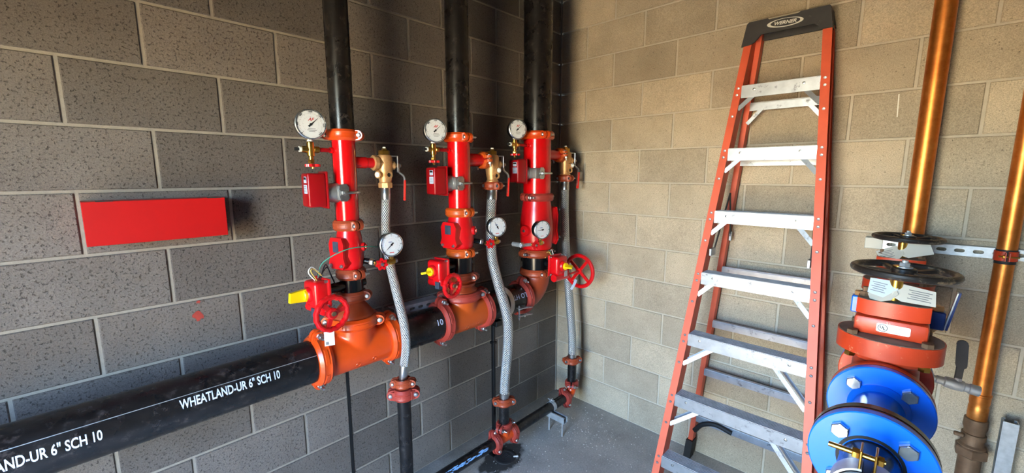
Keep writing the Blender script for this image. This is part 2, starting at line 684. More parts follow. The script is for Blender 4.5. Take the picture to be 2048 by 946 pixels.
def block_mb(L):
    """front part of a block: length along X, face towards -Y"""
    mb = MB()
    w, h, c, d = L / 2, 0.0968, 0.003, 0.05
    fr = [(-w + c, -h + c), (w - c, -h + c), (w - c, h - c), (-w + c, h - c)]
    md = [(-w, -h), (w, -h), (w, h), (-w, h)]
    vs = [(x, 0, z) for x, z in fr] + [(x, c, z) for x, z in md] + [(x, d, z) for x, z in md]
    fs = [(0, 1, 2, 3)]
    for k in (0, 4):
        for i in range(4):
            j = (i + 1) % 4
            fs.append((k + i, k + j, k + 4 + j, k + 4 + i))
    return mb.add(vs, fs)


def block_wall(wall, along, n_units, delta, cut, mat, jit):
    """running bond; along(s) gives the face point at distance s from the corner; cut: head joint kept at this unit in every row"""
    J = 0.0105
    for row in range(ROWS):
        # heads at unit numbers m with the parity of the row
        par = (row + 1) % 2
        heads = [0.0] + [delta + U * m_ for m_ in range(1, n_units + 1) if m_ % 2 == par or m_ == cut or m_ == n_units]
        for a_, b_ in zip(heads[:-1], heads[1:]):
            L = round(b_ - a_ - J, 4)
            if L < 0.05:
                continue
            p, R = along((a_ + b_ + (J if a_ == 0 else 0) * 0) / 2, (row + 0.5) * U)
            o = part('block', lambda: block_mb(L), mat, wall, p + V((random.uniform(-1, 1) * jit * abs(R[0][1]), random.uniform(-1, 1) * jit * abs(R[1][1]), 0)), R, key=('block', L))


wl = struct('wall_left', MB().box((XW / 2, 0.10, HT / 2), (-XW, 0.19, HT)), 'mortar')
block_wall(wl, lambda s, z: (V((-s, 0, z)), Matrix.Identity(3)), 17, 0.0204, 8, 'block_a', 0.0008)
jx = -(0.0204 + 8 * U)
part('control_joint', MB().box((jx, 0.0035, HT / 2), (0.013, 0.01, HT)), 'caulk', wl)
wr = struct('wall_right', MB().box((0.10, YW / 2, HT / 2), (0.19, -YW, HT)), 'mortar_b')
Rr_ = Matrix.Rotation(-PI / 2, 3, 'Z')
block_wall(wr, lambda s, z: (V((0, -s, z)), Rr_), 16, 0.0140, -1, 'block_b', 0.0008)
# corner joint, then the parts of the room the photograph does not show
part('corner_joint', MB().box((-0.004, -0.004, HT / 2), (0.010, 0.010, HT)), 'mortar', wl)
struct('floor', MB().box((XW / 2 - 0.1, YW / 2, -0.06), (-XW + 0.6, -YW + 0.4, 0.12)), 'concrete')
struct('ceiling', MB().box((XW / 2, YW / 2, HT + 0.06), (-XW + 0.4, -YW + 0.4, 0.12)), 'plaster')
struct('wall_front', MB().box((XW / 2, YW - 0.1, HT / 2), (-XW + 0.4, 0.19, HT)), 'plaster')
wb = MB()
wb.box((XW - 0.1, (DY1 + 0.2) / 2, HT / 2), (0.19, 0.2 - DY1, HT))
wb.box((XW - 0.1, (DY0 + YW) / 2, HT / 2), (0.19, DY0 - YW, HT))
wb.box((XW - 0.1, (DY0 + DY1) / 2, (HT + DZ) / 2), (0.19, DY1 - DY0, HT - DZ))
struct('wall_back', wb, 'plaster')
gd = struct('ground_outside', MB().box((XW - 30.3, 0, -0.12), (60, 90, 0.12)), 'ground')


# ---------------------------------------------------------------- piping parts
def half_mb(r, w, s):
    """one half of a grooved coupling: axis Z, bolt pads at +X and -X, on the +Y side"""
    mb = MB()
    t_ = 0.020 * s
    prof = [(r - 0.001, -w / 2), (r + t_ * 0.55, -w / 2), (r + t_, -w * 0.27), (r + t_ * 0.93, -w * 0.22), (r + t_ * 0.93, w * 0.22), (r + t_, w * 0.27), (r + t_ * 0.55, w / 2), (r - 0.001, w / 2)]
    g = 0.006 / r
    mb.ring(prof, n=20, ref=X, a0=g, a1=PI - g)
    # raised panels on the back of the housing
    for a_ in (PI * 0.34, PI * 0.66):
        mb.ring([(r + t_ * 0.9, -w * 0.13), (r + t_ * 1.02, -w * 0.11), (r + t_ * 1.02, w * 0.11), (r + t_ * 0.9, w * 0.13)], n=5, ref=X, a0=a_ - 0.28, a1=a_ + 0.28)
    # pads
    lw, lx0, lx1 = w * 0.46, r + 0.002, r + 0.044 * s
    out = [(lx0 - 0.012 * s, -lw)]
    for i in range(9):
        a_ = -PI / 2 + PI * i / 8
        xc_ = max(lx0 + 0.014 * s, lx1 - lw)
        out.append((xc_ + (lx1 - xc_) * math.cos(a_), lw * math.sin(a_)))
    out += [(lx0 - 0.012 * s, lw)]
    Rp = Matrix(((1, 0, 0), (0, 0, 1), (0, 1, 0))).transposed()
    for sg in (1, -1):
        mb.prism([(sg * a_, b_) for a_, b_ in out], 0.0045, 0.0045 + 0.016 * s, R=Rp)
        # shoulder from pad to ring
        mb.prism([(sg * (r - 0.004), 0.004), (sg * (r + 0.03 * s), 0.004), (sg * (r + 0.030 * s), 0.016 * s), (sg * (r * 0.93 + 0.010 * s), 0.034 * s), (sg * (r * 0.93), 0.034 * s)], -lw * 0.8, lw * 0.8)
    return mb


def bolt_mb(s):
    mb = MB()
    mb.lathe([(0.0, -0.031 * s), (0.008 * s, -0.030 * s), (0.0115 * s, -0.026 * s), (0.0115 * s, -0.0205 * s)], (0, 0, 0), Y, 12)
    mb.lathe([(0.0058 * s, -0.022 * s), (0.0058 * s, 0.052 * s), (0.0045 * s, 0.055 * s)], (0, 0, 0), Y, 10)
    return mb


def nut_mb(s):
    return MB().hexn((0, 0.021 * s, 0), Y, 0.0115 * s, 0.014 * s).lathe([(0.0125 * s, 0.0195 * s), (0.0125 * s, 0.0215 * s)], (0, 0, 0), Y, 14)


def coupling(label, loc, axis, bolt, r, mat, w=None, s=None, flip=1, group=None):
    s = s or (0.62 if r < 0.035 else 0.8 if r < 0.05 else 0.9 if r < 0.07 else 1.0)
    w = w or 0.047 * (0.55 + 0.45 * s)
    F = frame(axis, V(bolt) * 1.0)
    if flip < 0:
        F = F @ Matrix.Rotation(PI, 3, 'X')
    o = thing('pipe_coupling', label, 'coupling', loc, F, group)
    part('housing', lambda: half_mb(r, w, s), mat, o, key=('half', r, w, s))
    part('housing', lambda: half_mb(r, w, s), mat, o, R=Matrix.Rotation(PI, 3, 'Z'), key=('half', r, w, s))
    for sg in (1, -1):
        b_ = part('bolt', lambda: bolt_mb(s), 'zinc', o, (sg * (r + 0.026 * s), 0, 0), key=('bolt', s))
        part('nut', lambda: nut_mb(s), 'zinc', b_, key=('nut', s))
    return o


def pipe(name, label, p0, p1, r, mat='pipe', cat='pipe', group=None, n=40):
    p0, p1 = V(p0), V(p1)
    L = (p1 - p0).length
    d = (p1 - p0).normalized()
    prof = [(r * 0.9, 0), (r, 0.001), (r, L - 0.001), (r * 0.9, L)]
    # keep coordinates in a local frame at the pipe's base
    return single(name, MB().lathe(prof, d=d, n=n), mat, label, cat, p0, group=group)


def tee_mb(r, cl, rb, bl, fil):
    """run along X (half length cl), branch up Z to bl; the crotch is blended by remeshing and smoothing"""
    mb = MB()
    mb.lathe([(r * 0.9, -cl), (r, -cl + 0.001), (r * 1.02, -cl + 0.03), (r * 1.02, cl - 0.03), (r, cl - 0.001), (r * 0.9, cl)], d=X, n=64)
    mb.lathe([(rb * 0.9, -r * 0.3), (rb * 1.0, -r * 0.2), (rb * 1.0, bl - 0.001), (rb * 0.9, bl)], n=64)
    me = bpy.data.meshes.new('tee_tmp')
    me.from_pydata(mb.v, [], mb.f)
    ob = bpy.data.objects.new('tee_tmp', me)
    COL.objects.link(ob)
    md = ob.modifiers.new('r', 'REMESH')
    md.mode = 'VOXEL'
    md.voxel_size = r * 0.045
    sm_ = ob.modifiers.new('s', 'SMOOTH')
    sm_.factor = 0.5
    sm_.iterations = int(10 + fil * 500)
    dg = bpy.context.evaluated_depsgraph_get()
    em_ = bpy.data.meshes.new_from_object(ob.evaluated_get(dg))
    out = MB()
    out.v = [tuple(q.co) for q in em_.vertices]
    out.f = [tuple(p.vertices) for p in em_.polygons]
    bpy.data.objects.remove(ob)
    bpy.data.meshes.remove(me)
    bpy.data.meshes.remove(em_)
    return out


def elbow_mb(r, rad, k=14, n=36, ext=0.03):
    """from -X side (axis +X) turning up to +Z; bend centre at (-rad, 0, rad), outlet at (0,0,rad)"""
    pts = [V((-rad - ext, 0, 0))]
    for i in range(k + 1):
        a_ = PI / 2 * i / k
        pts.append(V((-rad + rad * math.sin(a_), 0, rad - rad * math.cos(a_))))
    pts.append(V((0, 0, rad + ext)))
    return MB().tube(pts, r, n)


def label_up(i):
    return WHO[i] + ' riser'


def handwheel_mb(R, r, spokes, scal=0, hub=0.16, curve=0.0):
    """wheel in the local XY plane, axis Z"""
    mb = MB()
    mb.torus((0, 0, 0), Z, R - r, r, 96, 10, scal, 16 if scal else 0)
    mb.lathe([(R * hub, -r * 0.9), (R * hub, r * 0.7), (R * hub * 0.8, r * 1.0), (0, r * 1.0)], n=20)
    for k in range(spokes):
        a_ = 2 * PI * k / spokes + 0.5
        e = V((math.cos(a_), math.sin(a_), 0))
        f_ = V((-math.sin(a_), math.cos(a_), 0))
        mb.bar([(-r * 0.75, -r * 0.45), (r * 0.75, -r * 0.45), (r * 0.75, r * 0.45), (-r * 0.75, r * 0.45)], e * R * hub * 0.8 - Z * curve, e * (R - r), f_, Z)
    return mb


def lobed_mb(R, h, lobes):
    out = []
    n = lobes * 8
    for i in range(n):
        a_ = 2 * PI * i / n
        q = R * (0.86 + 0.14 * math.cos(a_ * lobes))
        out.append((q * math.cos(a_), q * math.sin(a_)))
    hol = [circ(R * 0.13, 8, (R * 0.45 * math.cos(2 * PI * k / 5), R * 0.45 * math.sin(2 * PI * k / 5))) for k in range(5)]
    return MB().plate(out, hol, h, (0, 0, -h / 2))


def dial_marks_mb(R, a0, a1, n, r0, r1, w, every=5):
    mb = MB()
    for i in range(n + 1):
        a_ = a0 + (a1 - a0) * i / n
        q = r0 if i % every == 0 else r0 + (r1 - r0) * 0.45
        e = V((math.sin(a_), math.cos(a_), 0))
        f_ = V((math.cos(a_), -math.sin(a_), 0))
        p, s_ = e * R * q, e * R * r1
        ww = w * (1.0 if i % every == 0 else 0.6)
        mb.add([p + f_ * ww, p - f_ * ww, s_ - f_ * ww, s_ + f_ * ww], [(0, 1, 2, 3)])
    return mb


def gauge_head(parent, loc, look, R, needle, casemat, style):
    """pressure gauge head: dial facing 'look'; needle angle clockwise from the top"""
    F = frame(look, Z)
    F = Matrix((F.col[1] * -1, F.col[0], F.col[2])).transposed()   # local X right, Y up, Z to viewer
    c = part('case', MB().lathe([(R * 0.55, -0.040), (R * 0.95, -0.036), (R * 0.98, -0.008), (R * 1.04, -0.007), (R * 1.05, 0.004), (R * 0.99, 0.006), (R * 0.95, 0.001), (0, 0.001)], n=40), casemat, parent, loc, F)
    part('rim', MB().ring([(R * 0.955, 0.001), (R * 1.0, 0.0075), (R * 1.06, 0.0045), (R * 1.06, -0.006), (R * 1.0, -0.006)], n=48), 'steel', c)
    part('dial', MB().lathe([(R * 0.955, 0.0015), (R * 0.955, 0.0022), (0, 0.0022)], n=40), 'dial', c)
    A = math.radians(135)
    part('scale', dial_marks_mb(R, -A, A, 40, 0.70, 0.78, R * 0.010), 'ink', c, (0, 0, 0.0028))
    part('inner_scale', dial_marks_mb(R, -A, A, 30, 0.50, 0.545, R * 0.009), 'inkred' if style else 'inkgrey', c, (0, 0, 0.0028))
    num = MB()
    for k, s_ in enumerate(('0', '400', '800', '1000', '1200', '1600', '2000') if not style else ('0', '5', '10', '15', '20', '25', '30')):
        a_ = -A + 2 * A * k / 6
        tm = text_mb(s_, R * 0.15, bold=R * 0.004)
        tm = placed(tm, V((math.sin(a_), math.cos(a_), 0)) * R * 0.865, Matrix.Rotation(-a_ if not style else 0, 3, 'Z'))
        num.add(tm.v, tm.f)
    part('numerals', num, 'ink', c, (0, 0, 0.0028))
    if style:
        part('emblem', MB().prism([(-R * 0.28, R * 0.20), (R * 0.02, R * 0.20), (R * 0.05, R * 0.26), (-R * 0.25, R * 0.26)], 0, 0.0003), 'inkblue', c, (0, 0, 0.0026))
        part('caption', MB().box((0, -R * 0.70, 0), (R * 0.40, R * 0.06, 0.0003)), 'inkred', c, (0, 0, 0.0026))
    else:
        part('emblem', placed(text_mb('AF', R * 0.30, shear=0.4, bold=R * 0.008), V((0.0, R * 0.34, 0)), Matrix.Identity(3)), 'inkred', c, (0, 0, 0.0028))
        tm = MB()
        for q, ln in ((-0.30, 0.5), (-0.40, 0.62), (-0.50, 0.42)):
            tm.box((0.05 * R, q * R, 0), (R * ln, R * 0.035, 0.0003))
        part('caption', tm, 'inkgrey', c, (0, 0, 0.0026))
    nd = MB()
    nd.prism([(-0.006 * R, 0.66 * R), (0.006 * R, 0.66 * R), (0.035 * R, 0), (0.07 * R, -0.22 * R), (-0.07 * R, -0.22 * R), (-0.035 * R, 0)], 0, 0.0006)
    nd.lathe([(R * 0.09, 0), (R * 0.09, 0.0016), (0, 0.0016)], n=16)
    part('needle', nd, 'ink', c, (0, 0, 0.0034), Matrix.Rotation(-math.radians(needle), 3, 'Z'))
    part('lens', MB().lathe([(R * 0.955, 0.0056), (R * 0.955, 0.0064), (0, 0.0064)], n=32), 'lens', c)
    return c


VIEW = V((-2.4621, -1.8790, 0))

# ---------------------------------------------------------------- header
def toview(p):
    d = VIEW - V((p[0], p[1], 0))
    return d.normalized()


def turned(p, deg):
    """horizontal direction from p to the viewer, turned towards the corner by deg"""
    return Matrix.Rotation(math.radians(deg), 3, 'Z') @ toview(p)


TL = 0.158
h1 = pipe('header_pipe', 'long black steel header pipe stencilled WHEATLAND-UR 6" SCH 10 below the red cabinet', (-3.3, YR, ZH), (RX[0] - TL - 0.002, YR, ZH), R6)
x_end = RX[0] - TL - 0.002
# stencil lettering (in the pipe's own space: origin at its left end)
tm = text_mb('WHEATLAND-UR 6" SCH 10', 0.0410, align='LEFT', cuts=6, bold=0.0008)
wd_ = max(p[0] for p in tm.v)
tm.v = [(p[0] * 0.288 / wd_, p[1], 0) for p in tm.v]
part('lettering', wrap_x(tm, R6 + 0.0006, 0.29, 3.3 - 2.304), 'stencil', h1)
tm = text_mb('WHEATLAND-UR 6" SCH 10', 0.0410, align='RIGHT', cuts=6, bold=0.0008)
wd_ = -min(p[0] for p in tm.v)
tm.v = [(p[0] * 0.288 / wd_, p[1], 0) for p in tm.v]
part('lettering', wrap_x(tm, R6 + 0.0006, 0.14, 3.3 - 2.480), 'stencil', h1)
sm0 = MB().ring([(R6 + 0.0001, 0.0), (R6 + 0.0005, 0.0), (R6 + 0.0005, 1.42), (R6 + 0.0001, 1.42)], d=X, n=2, ref=-Y, a0=-0.60 - 0.012, a1=-0.60 + 0.012)
part('weld_seam', sm0, 'galv', h1)
h2 = pipe('header_pipe', 'short black header pipe between the two orange tees', (RX[0] + TL + 0.002, YR, ZH), (RX[1] - TL + 0.018, YR, ZH), R6)
tm = text_mb('10', 0.040, cuts=5, bold=0.0006)
part('lettering', wrap_x(tm, R6 + 0.0006, 0.35, RX[1] - TL - 0.043 - (RX[0] + TL + 0.002)), 'stencil', h2)
EX = RX[2]
ER = 0.118
h3 = pipe('header_pipe', 'black header stub with upside-down lettering LO HT before the corner elbow', (RX[1] + TL - 0.018, YR, ZH), (EX - ER - 0.031, YR, ZH), R6)
tm = text_mb('LO HT-', 0.040, cuts=5, bold=0.0003)
part('lettering', wrap_x(tm, R6 + 0.0006, 0.45, 0.232, flip=True), 'stencil', h3)

for i, (mt, lb) in enumerate((('orange', 'bright orange cast pipe tee on the header under the leftmost riser'), ('orangeb', 'amber orange cast pipe tee on the header under the middle riser'))):
    cl = TL if i == 0 else TL - 0.02
    tp = thing('pipe_tee', lb, 'tee', (RX[i], YR, ZH))
    part('body', tee_mb(R6, cl, R6 if i == 0 else R6 * 0.98, 0.132 if i == 0 else 0.118, 0.03), mt, tp)
    em = MB()
    em.torus((-0.025, 0, 0), Z, 0.011, 0.0012, 20, 6)
    em.torus((0.045, 0.008, 0), Z, 0.009, 0.0012, 20, 6)
    tx = text_mb('2X2F-1001   0', 0.017) if i == 0 else text_mb('RCH7F15', 0.016)
    tx.v = [(p[0] + 0.01, p[1] - 0.024, 0.0008) for p in tx.v]
    em.add(tx.v, tx.f)
    em.v = [(x, -(R6 * 1.02 + 0.0004 + z) * math.cos(-0.55 + y / R6), (R6 * 1.02 + 0.0004 + z) * math.sin(-0.55 + y / R6)) for x, y, z in em.v]
    part('cast_marking', em, mt, tp)

coupling('bright orange pipe coupling joining the long header pipe to the first tee', (RX[0] - TL, YR, ZH), X, (0, -0.12, 1), R6, 'orange', w=0.056)
coupling('bright orange pipe coupling on the corner side of the first tee', (RX[0] + TL, YR, ZH), X, (0, -0.12, 1), R6, 'orange', w=0.056)
coupling('salmon red pipe coupling joining the short header pipe to the second tee', (RX[1] - TL + 0.018, YR, ZH), X, (0, -0.1, 1), R6, 'salmon', w=0.054)
coupling('salmon red pipe coupling on the corner side of the second tee', (RX[1] + TL - 0.018, YR, ZH), X, (0, -0.1, 1), R6, 'salmon', w=0.054)
coupling('salmon red pipe coupling between the header stub and the corner elbow', (EX - ER - 0.03, YR, ZH), X, (0, -0.12, 1), R6, 'salmon', w=0.054)
el = thing('pipe_elbow', 'dull orange pipe elbow turning the header up into the corner riser', 'elbow', (EX, YR, ZH))
part('body', elbow_mb(R6 * 1.01, ER, ext=0.028), 'rustor', el)

# ---------------------------------------------------------------- risers
ZC = ((1.833, 1.472, 1.268, 1.172, 1.064), (1.859, 1.487, 1.278, 1.150, 1.048), (1.9075, 1.540, 1.194, 1.072))
CM = (('orange', 'rustor', 'rustor', 'rustor', 'orange'), ('orange', 'orangeb', 'orangeb', 'rustor', 'salmon'), ('orange', 'salmon', 'rustor', 'rustor'))
OUTZ = (1.727, 1.752, 1.800)
TDX = (-1.514, -0.868, -0.203)
for i in range(3):
    x, r, zc = RX[i], RR[i], ZC[i]
    vw = toview((x, YR))
    rt = V((-vw.y, vw.x, 0))           # image right at this riser
    who = label_up(i)
    pipe('riser_pipe', ('thin black vertical riser pipe above the leftmost red riser', 'black vertical riser pipe above the middle red riser', 'thick black vertical riser pipe in the dark corner')[i], (x, YR, zc[0] + 0.002), (x, YR, HT - 0.001), r)
    # red riser body with its side outlet
    rb = thing('riser_manifold', ('slim gloss red riser tube with side outlet, leftmost of three', 'gloss red riser tube with side outlet, middle of three', 'widest gloss red riser tube, beside the corner')[i], 'riser', (x, YR, zc[1]))
    L = zc[0] - zc[1]
    part('tube', MB().lathe([(r * 0.95, 0.002), (r, 0.003), (r, L - 0.003), (r * 0.95, L - 0.002)], n=44), 'red', rb)
    ro = (0.0215, 0.0300, 0.0290)[i]
    oz = OUTZ[i] - zc[1]
    oe = TDX[i] - x - (0.045 if i == 0 else 0.058)
    part('side_outlet', MB().lathe([(ro * 1.12, r * 0.8), (ro * 1.12, r + (oe - r) * 0.5), (ro, r + (oe - r) * 0.5 + 0.003), (ro, oe)], (0, 0, oz), X, 24), 'red', rb)
    # couplings up the riser
    bd = {0: (rt * 0.95 + vw * 0.3, rt * 0.55 + vw * 0.83, rt * 0.5 + vw * 0.87, rt * 0.95 + vw * 0.3, rt * 0.9 + vw * 0.2),
          1: (rt * 0.55 + vw * 0.83, rt * 0.6 + vw * 0.8, rt * 0.6 + vw * 0.8, rt * 0.9 + vw * 0.4, rt * 0.95 - vw * 0.1),
          2: (rt * 0.45 + vw * 0.89, rt * -0.55 + vw * 0.83, rt * -0.75 + vw * 0.66, rt * 0.5 + vw * 0.86)}[i]
    pos = ('at the top of the red riser tube', 'above the red check valve', 'below the red check valve', 'under the black valve body', 'around the top of the tee')
    for k, zz in enumerate(zc):
        nm = {'orange': 'bright orange', 'rustor': 'dull orange', 'orangeb': 'amber orange', 'salmon': 'salmon red'}[CM[i][k]]
        coupling('%s pipe coupling %s on the %s' % (nm, pos[k], who), (x, YR, zz), Z, bd[k], r if k < 4 else R6, CM[i][k], flip=1)
    # reducer
    if i < 2:
        rd = thing('pipe_reducer', ('dull orange cone reducer standing on the first tee', 'dull orange stepped reducer standing on the second tee')[i], 'reducer', (x, YR, zc[4]))
        H = zc[3] - zc[4]
        if i == 0:
            prof = [(R6 * 0.98, 0.003), (R6 * 1.0, 0.026), (R6 * 0.96, 0.034), (R6 * 0.72, 0.062), (r * 1.06, 0.078), (r, 0.082), (r, H - 0.003)]
        else:
            prof = [(R6 * 0.96, 0.003), (R6 * 0.97, 0.030), (R6 * 0.86, 0.040), (R6 * 0.78, 0.052), (r * 1.30, 0.056), (r * 1.30, 0.068), (r * 1.05, 0.074), (r, 0.080), (r, H - 0.003)]
        part('cone', MB().lathe(prof, n=44), 'rustor', rd)
    # check valve
    z0, z1 = zc[2] + 0.003, zc[1] - 0.003
    H = z1 - z0
    cd = (V((-0.95, -0.31, 0)), V((-0.99, -0.14, 0)), V((0.93, -0.37, 0)))[i].normalized()
    cv = thing('check_valve', ('small red check valve with grey name plate on the leftmost riser', 'red check valve with grey name plate on the middle riser', 'large red check valve with bolted side cover on the corner riser')[i], 'valve', (x, YR, z0))
    part('body', MB().lathe([(r * 0.95, 0), (r, 0.002), (r, 0.018), (r * 1.12, 0.028), (r * 1.24, H * 0.30), (r * 1.22, H * 0.55), (r * 1.10, H * 0.80), (r * 1.0, H - 0.020), (r, H - 0.002), (r * 0.95, H)], n=44), 'redmatt', cv)
    F = frame(cd, Z)
    F = Matrix((F.col[1] * -1, F.col[0], F.col[2])).transposed()
    cw, ch = (r * 1.55, H * 0.62) if i < 2 else (r * 1.25, H * 0.66)
    cc = V((0, 0, H * (0.46 if i < 2 else 0.48)))
    oct_ = [(-cw * 0.40, ch * 0.5), (cw * 0.40, ch * 0.5), (cw * 0.56, ch * 0.30), (cw * 0.50, -ch * 0.12), (cw * 0.62, -ch * 0.34), (cw * 0.42, -ch * 0.5), (-cw * 0.42, -ch * 0.5), (-cw * 0.62, -ch * 0.34), (-cw * 0.50, -ch * 0.12), (-cw * 0.56, ch * 0.30)]
    d0, d1 = r * 0.6, r * (1.42 if i < 2 else 1.34)
    part('cover_boss', MB().prism([(a_ * 1.0, b_) for a_, b_ in oct_], d0, d1 - 0.006, cc, F), 'redmatt', cv, sharp=50)
    cp = part('cover_plate', MB().prism([(a_ * 1.04, b_ * 1.04) for a_, b_ in oct_], d1 - 0.004, d1 + 0.007, cc, F), 'redmatt', cv)
    if i < 2:
        part('name_plate', MB().prism(rrect(cw * 0.44, ch * 0.36, 0.003), d1 + 0.007, d1 + 0.0085, cc + F @ V((-cw * 0.02, ch * 0.22, 0)), F), 'plate', cp)
    for sx, sy in ((0.42, -0.40), (-0.42, -0.40)) + (((0.38, 0.40),) if i == 2 else ()):
        bo = cc + F @ V((sx * cw, sy * ch, d1 + 0.006))
        part('cover_bolt', MB().hexn(bo, cd, 0.0085, 0.008).lathe([(0.0045, 0.006), (0.0045, 0.013), (0, 0.0135)], bo, cd, 10), 'zinc', cv)
    # plugs on the body
    pd = (rt * 0.95 + vw * 0.3, rt * 0.95 + vw * 0.3, rt * -0.62 + vw * 0.78)[i].normalized()
    part('round_boss', MB().lathe([(r * 0.40, r * 0.8), (r * 0.40, r * 1.36), (r * 0.36, r * 1.42), (0, r * 1.42)], (0, 0, H * (0.55 if i < 2 else 0.42)), pd, 24), 'redmatt', cv)
    part('boss_plug', MB().hexn(V((0, 0, H * (0.55 if i < 2 else 0.42))) + pd * r * 1.41, pd, 0.009, 0.008), 'zinc' if i == 2 else 'redmatt', cv)

# ---------------------------------------------------------------- butterfly valves with gear operators
for i in range(3):
    x, r, zc = RX[i], RR[i], ZC[i]
    zv = (zc[2] + zc[3]) / 2
    H = zc[2] - zc[3] - 0.004
    s = (1.0, 1.0, 1.12)[i]
    ang = (math.radians(187), math.radians(187), -PI / 2)[i]
    bv = thing('butterfly_valve', ('black butterfly valve with red gear box and loose wires on the leftmost riser', 'black butterfly valve with red gear box on the middle riser', 'black butterfly valve with large red hand wheel on the corner riser')[i], 'valve', (x, YR, zv), Matrix.Rotation(ang, 3, 'Z'))
    part('body', MB().lathe([(r * 0.96, -H / 2), (r, -H / 2 + 0.001), (r * 1.0, -H / 2 + 0.016), (r * 1.05, -H / 2 + 0.019), (r * 1.05, H / 2 - 0.019), (r, H / 2 - 0.016), (r, H / 2 - 0.001), (r * 0.96, H / 2)], n=40).lathe([(0.018, 0), (0.018, r * 1.35), (0.010, r * 1.4), (0, r * 1.4)], d=-X, n=16), 'blackgloss', bv)
    gx = (0.165, 0.185, 0.178)[i]
    part('neck', MB().lathe([(0.021, r * 0.8), (0.021, gx - 0.050), (0.030, gx - 0.048), (0.030, gx - 0.030)], d=X, n=18), 'blackgloss', bv)
    gy = (0.020, 0.020, 0.0)[i]
    gb = part('gear_box', MB().rbox((0, 0, 0.004 * s), (0.058 * s, 0.092 * s, 0.100 * s), 0.016 * s, 3).rbox((0.005, 0.018 * s, -0.050 * s), (0.046 * s, 0.062 * s, 0.044 * s), 0.014 * s, 3).lathe([(0.030 * s, 0.02), (0.030 * s, 0.036 * s), (0.024 * s, 0.042 * s), (0, 0.042 * s)], (0, 0, 0.004), X, 24), 'redmatt', bv, (gx, gy, 0), sharp=45)
    part('gear_box_flange', MB().rbox((-0.028 * s, 0, 0.004), (0.012 * s, 0.106 * s, 0.112 * s), 0.005, 2), 'redmatt', gb)
    for sy in (-1, 1):
        for sz in (-1, 1):
            part('screw', MB().hexn((-0.022 * s, sy * 0.045 * s, 0.004 + sz * 0.048 * s), X, 0.0068, 0.010), 'zinc', gb)
    # yellow position flag
    fl = MB().lathe([(0.021, 0), (0.021, 0.011), (0.018, 0.014), (0, 0.014)], (0.040 * s, 0, 0.004), X, 20)
    if i == 0:
        fl.prism([(0.040 * s, -0.024), (0.040 * s, 0.024), (0.100 * s, 0.019), (0.104 * s, -0.017)], -0.008, 0.008, (0, 0, 0.004), Matrix(((1, 0, 0), (0, 0, -1), (0, 1, 0))) @ Matrix.Rotation(0.0, 3, 'X'))
    else:
        fl.prism([(0.040 * s, -0.019), (0.040 * s, 0.019), (0.085 * s, 0.014), (0.093 * s, -0.012)], -0.005, 0.005, (0, 0, 0.004), Matrix.Rotation(0.25, 3, 'X'))
    part('position_flag', fl, 'yellow', gb)
    part('data_plate', MB().rbox((0.004, 0.030, -0.062 * s) if i < 2 else (0.036, 0.024, -0.046), (0.003, 0.030, 0.036) if i == 2 else (0.060, 0.028, 0.034), 0.001, 1), 'plate' if i < 2 else 'galv', gb)
    # worm shaft and hand wheel
    wyd = (0.105, 0.095, 0.205)[i]
    wz = (-0.058, -0.060, -0.066)[i]
    wx = (0.000, -0.006, 0.010)[i]
    part('worm_housing', MB().lathe([(0.020 * s, -0.055 * s), (0.020 * s, 0.058 * s), (0.014 * s, 0.062 * s), (0.0065, 0.064 * s), (0.0065, wyd + 0.004)], (wx, 0, wz), Y, 16), 'redmatt', gb)
    RW = (0.072, 0.062, 0.112)[i]
    part('hand_wheel', handwheel_mb(RW, 0.0105 if i < 2 else 0.0125, 3 if i < 2 else 4, scal=0.0012 if i < 2 else 0.0, hub=0.30 if i < 2 else 0.17), 'redmatt', gb, (wx, wyd, wz), frame(Y, V((0.2, 0, 1))))
    part('wheel_nut', MB().lathe([(0.009, 0.004), (0.009, 0.016), (0.0, 0.017)], (wx, wyd, wz), Y, 12), 'dullbr', gb)
    if i != 1:
        tops = ((0.01, 0.01), (-0.005, -0.02), (0.0, 0.02))
        ws = {0: (('teal', [(gx - 0.01, gy, 0.06), (gx - 0.03, 0.03, 0.12), (0.06, 0.075, 0.165), (-0.03, 0.082, 0.165), (-0.095, 0.060, 0.152)]),
                  ('wirey', [(gx, gy + 0.01, 0.055), (gx + 0.025, gy + 0.02, 0.095), (gx + 0.012, gy + 0.015, 0.102), (gx - 0.02, gy + 0.01, 0.07)]),
                  ('tape', [(gx + 0.005, gy + 0.006, 0.055), (gx + 0.030, gy + 0.01, 0.090), (gx + 0.012, gy + 0.005, 0.108), (gx - 0.022, gy, 0.075)]),
                  ('wireb', [(gx - 0.02, gy, 0.055), (gx - 0.05, gy - 0.01, 0.105), (gx - 0.075, gy - 0.02, 0.06), (gx - 0.10, gy - 0.03, 0.0)]),
                  ('wireb', [(gx - 0.02, gy - 0.01, 0.055), (gx - 0.06, gy - 0.02, 0.09), (gx - 0.085, gy - 0.03, 0.04), (gx - 0.11, gy - 0.04, -0.01)])),
              2: (('teal', [(gx - 0.03, gy - 0.02, 0.055), (gx - 0.06, gy - 0.01, 0.085), (gx - 0.09, gy + 0.01, 0.075), (gx - 0.08, gy + 0.03, 0.05)]),
                  ('tape', [(gx - 0.03, gy - 0.01, 0.055), (gx - 0.055, gy, 0.09), (gx - 0.085, gy + 0.02, 0.07), (gx - 0.07, gy + 0.03, 0.05)]),
                  ('wirey', [(gx - 0.03, gy - 0.03, 0.055), (gx - 0.05, gy - 0.03, 0.08), (gx - 0.08, gy - 0.02, 0.07), (gx - 0.08, gy - 0.03, 0.04)]))}[i]
        for mt, pts in ws:
            part('wire', MB().tube(smooth_path(pts, 7), 0.0022, 6), mt, bv)
# paper tags hanging from two of the hand wheels
tgp = [(0, 0, 0), (0, -0.004, -0.04), (0, 0.0, -0.085)]


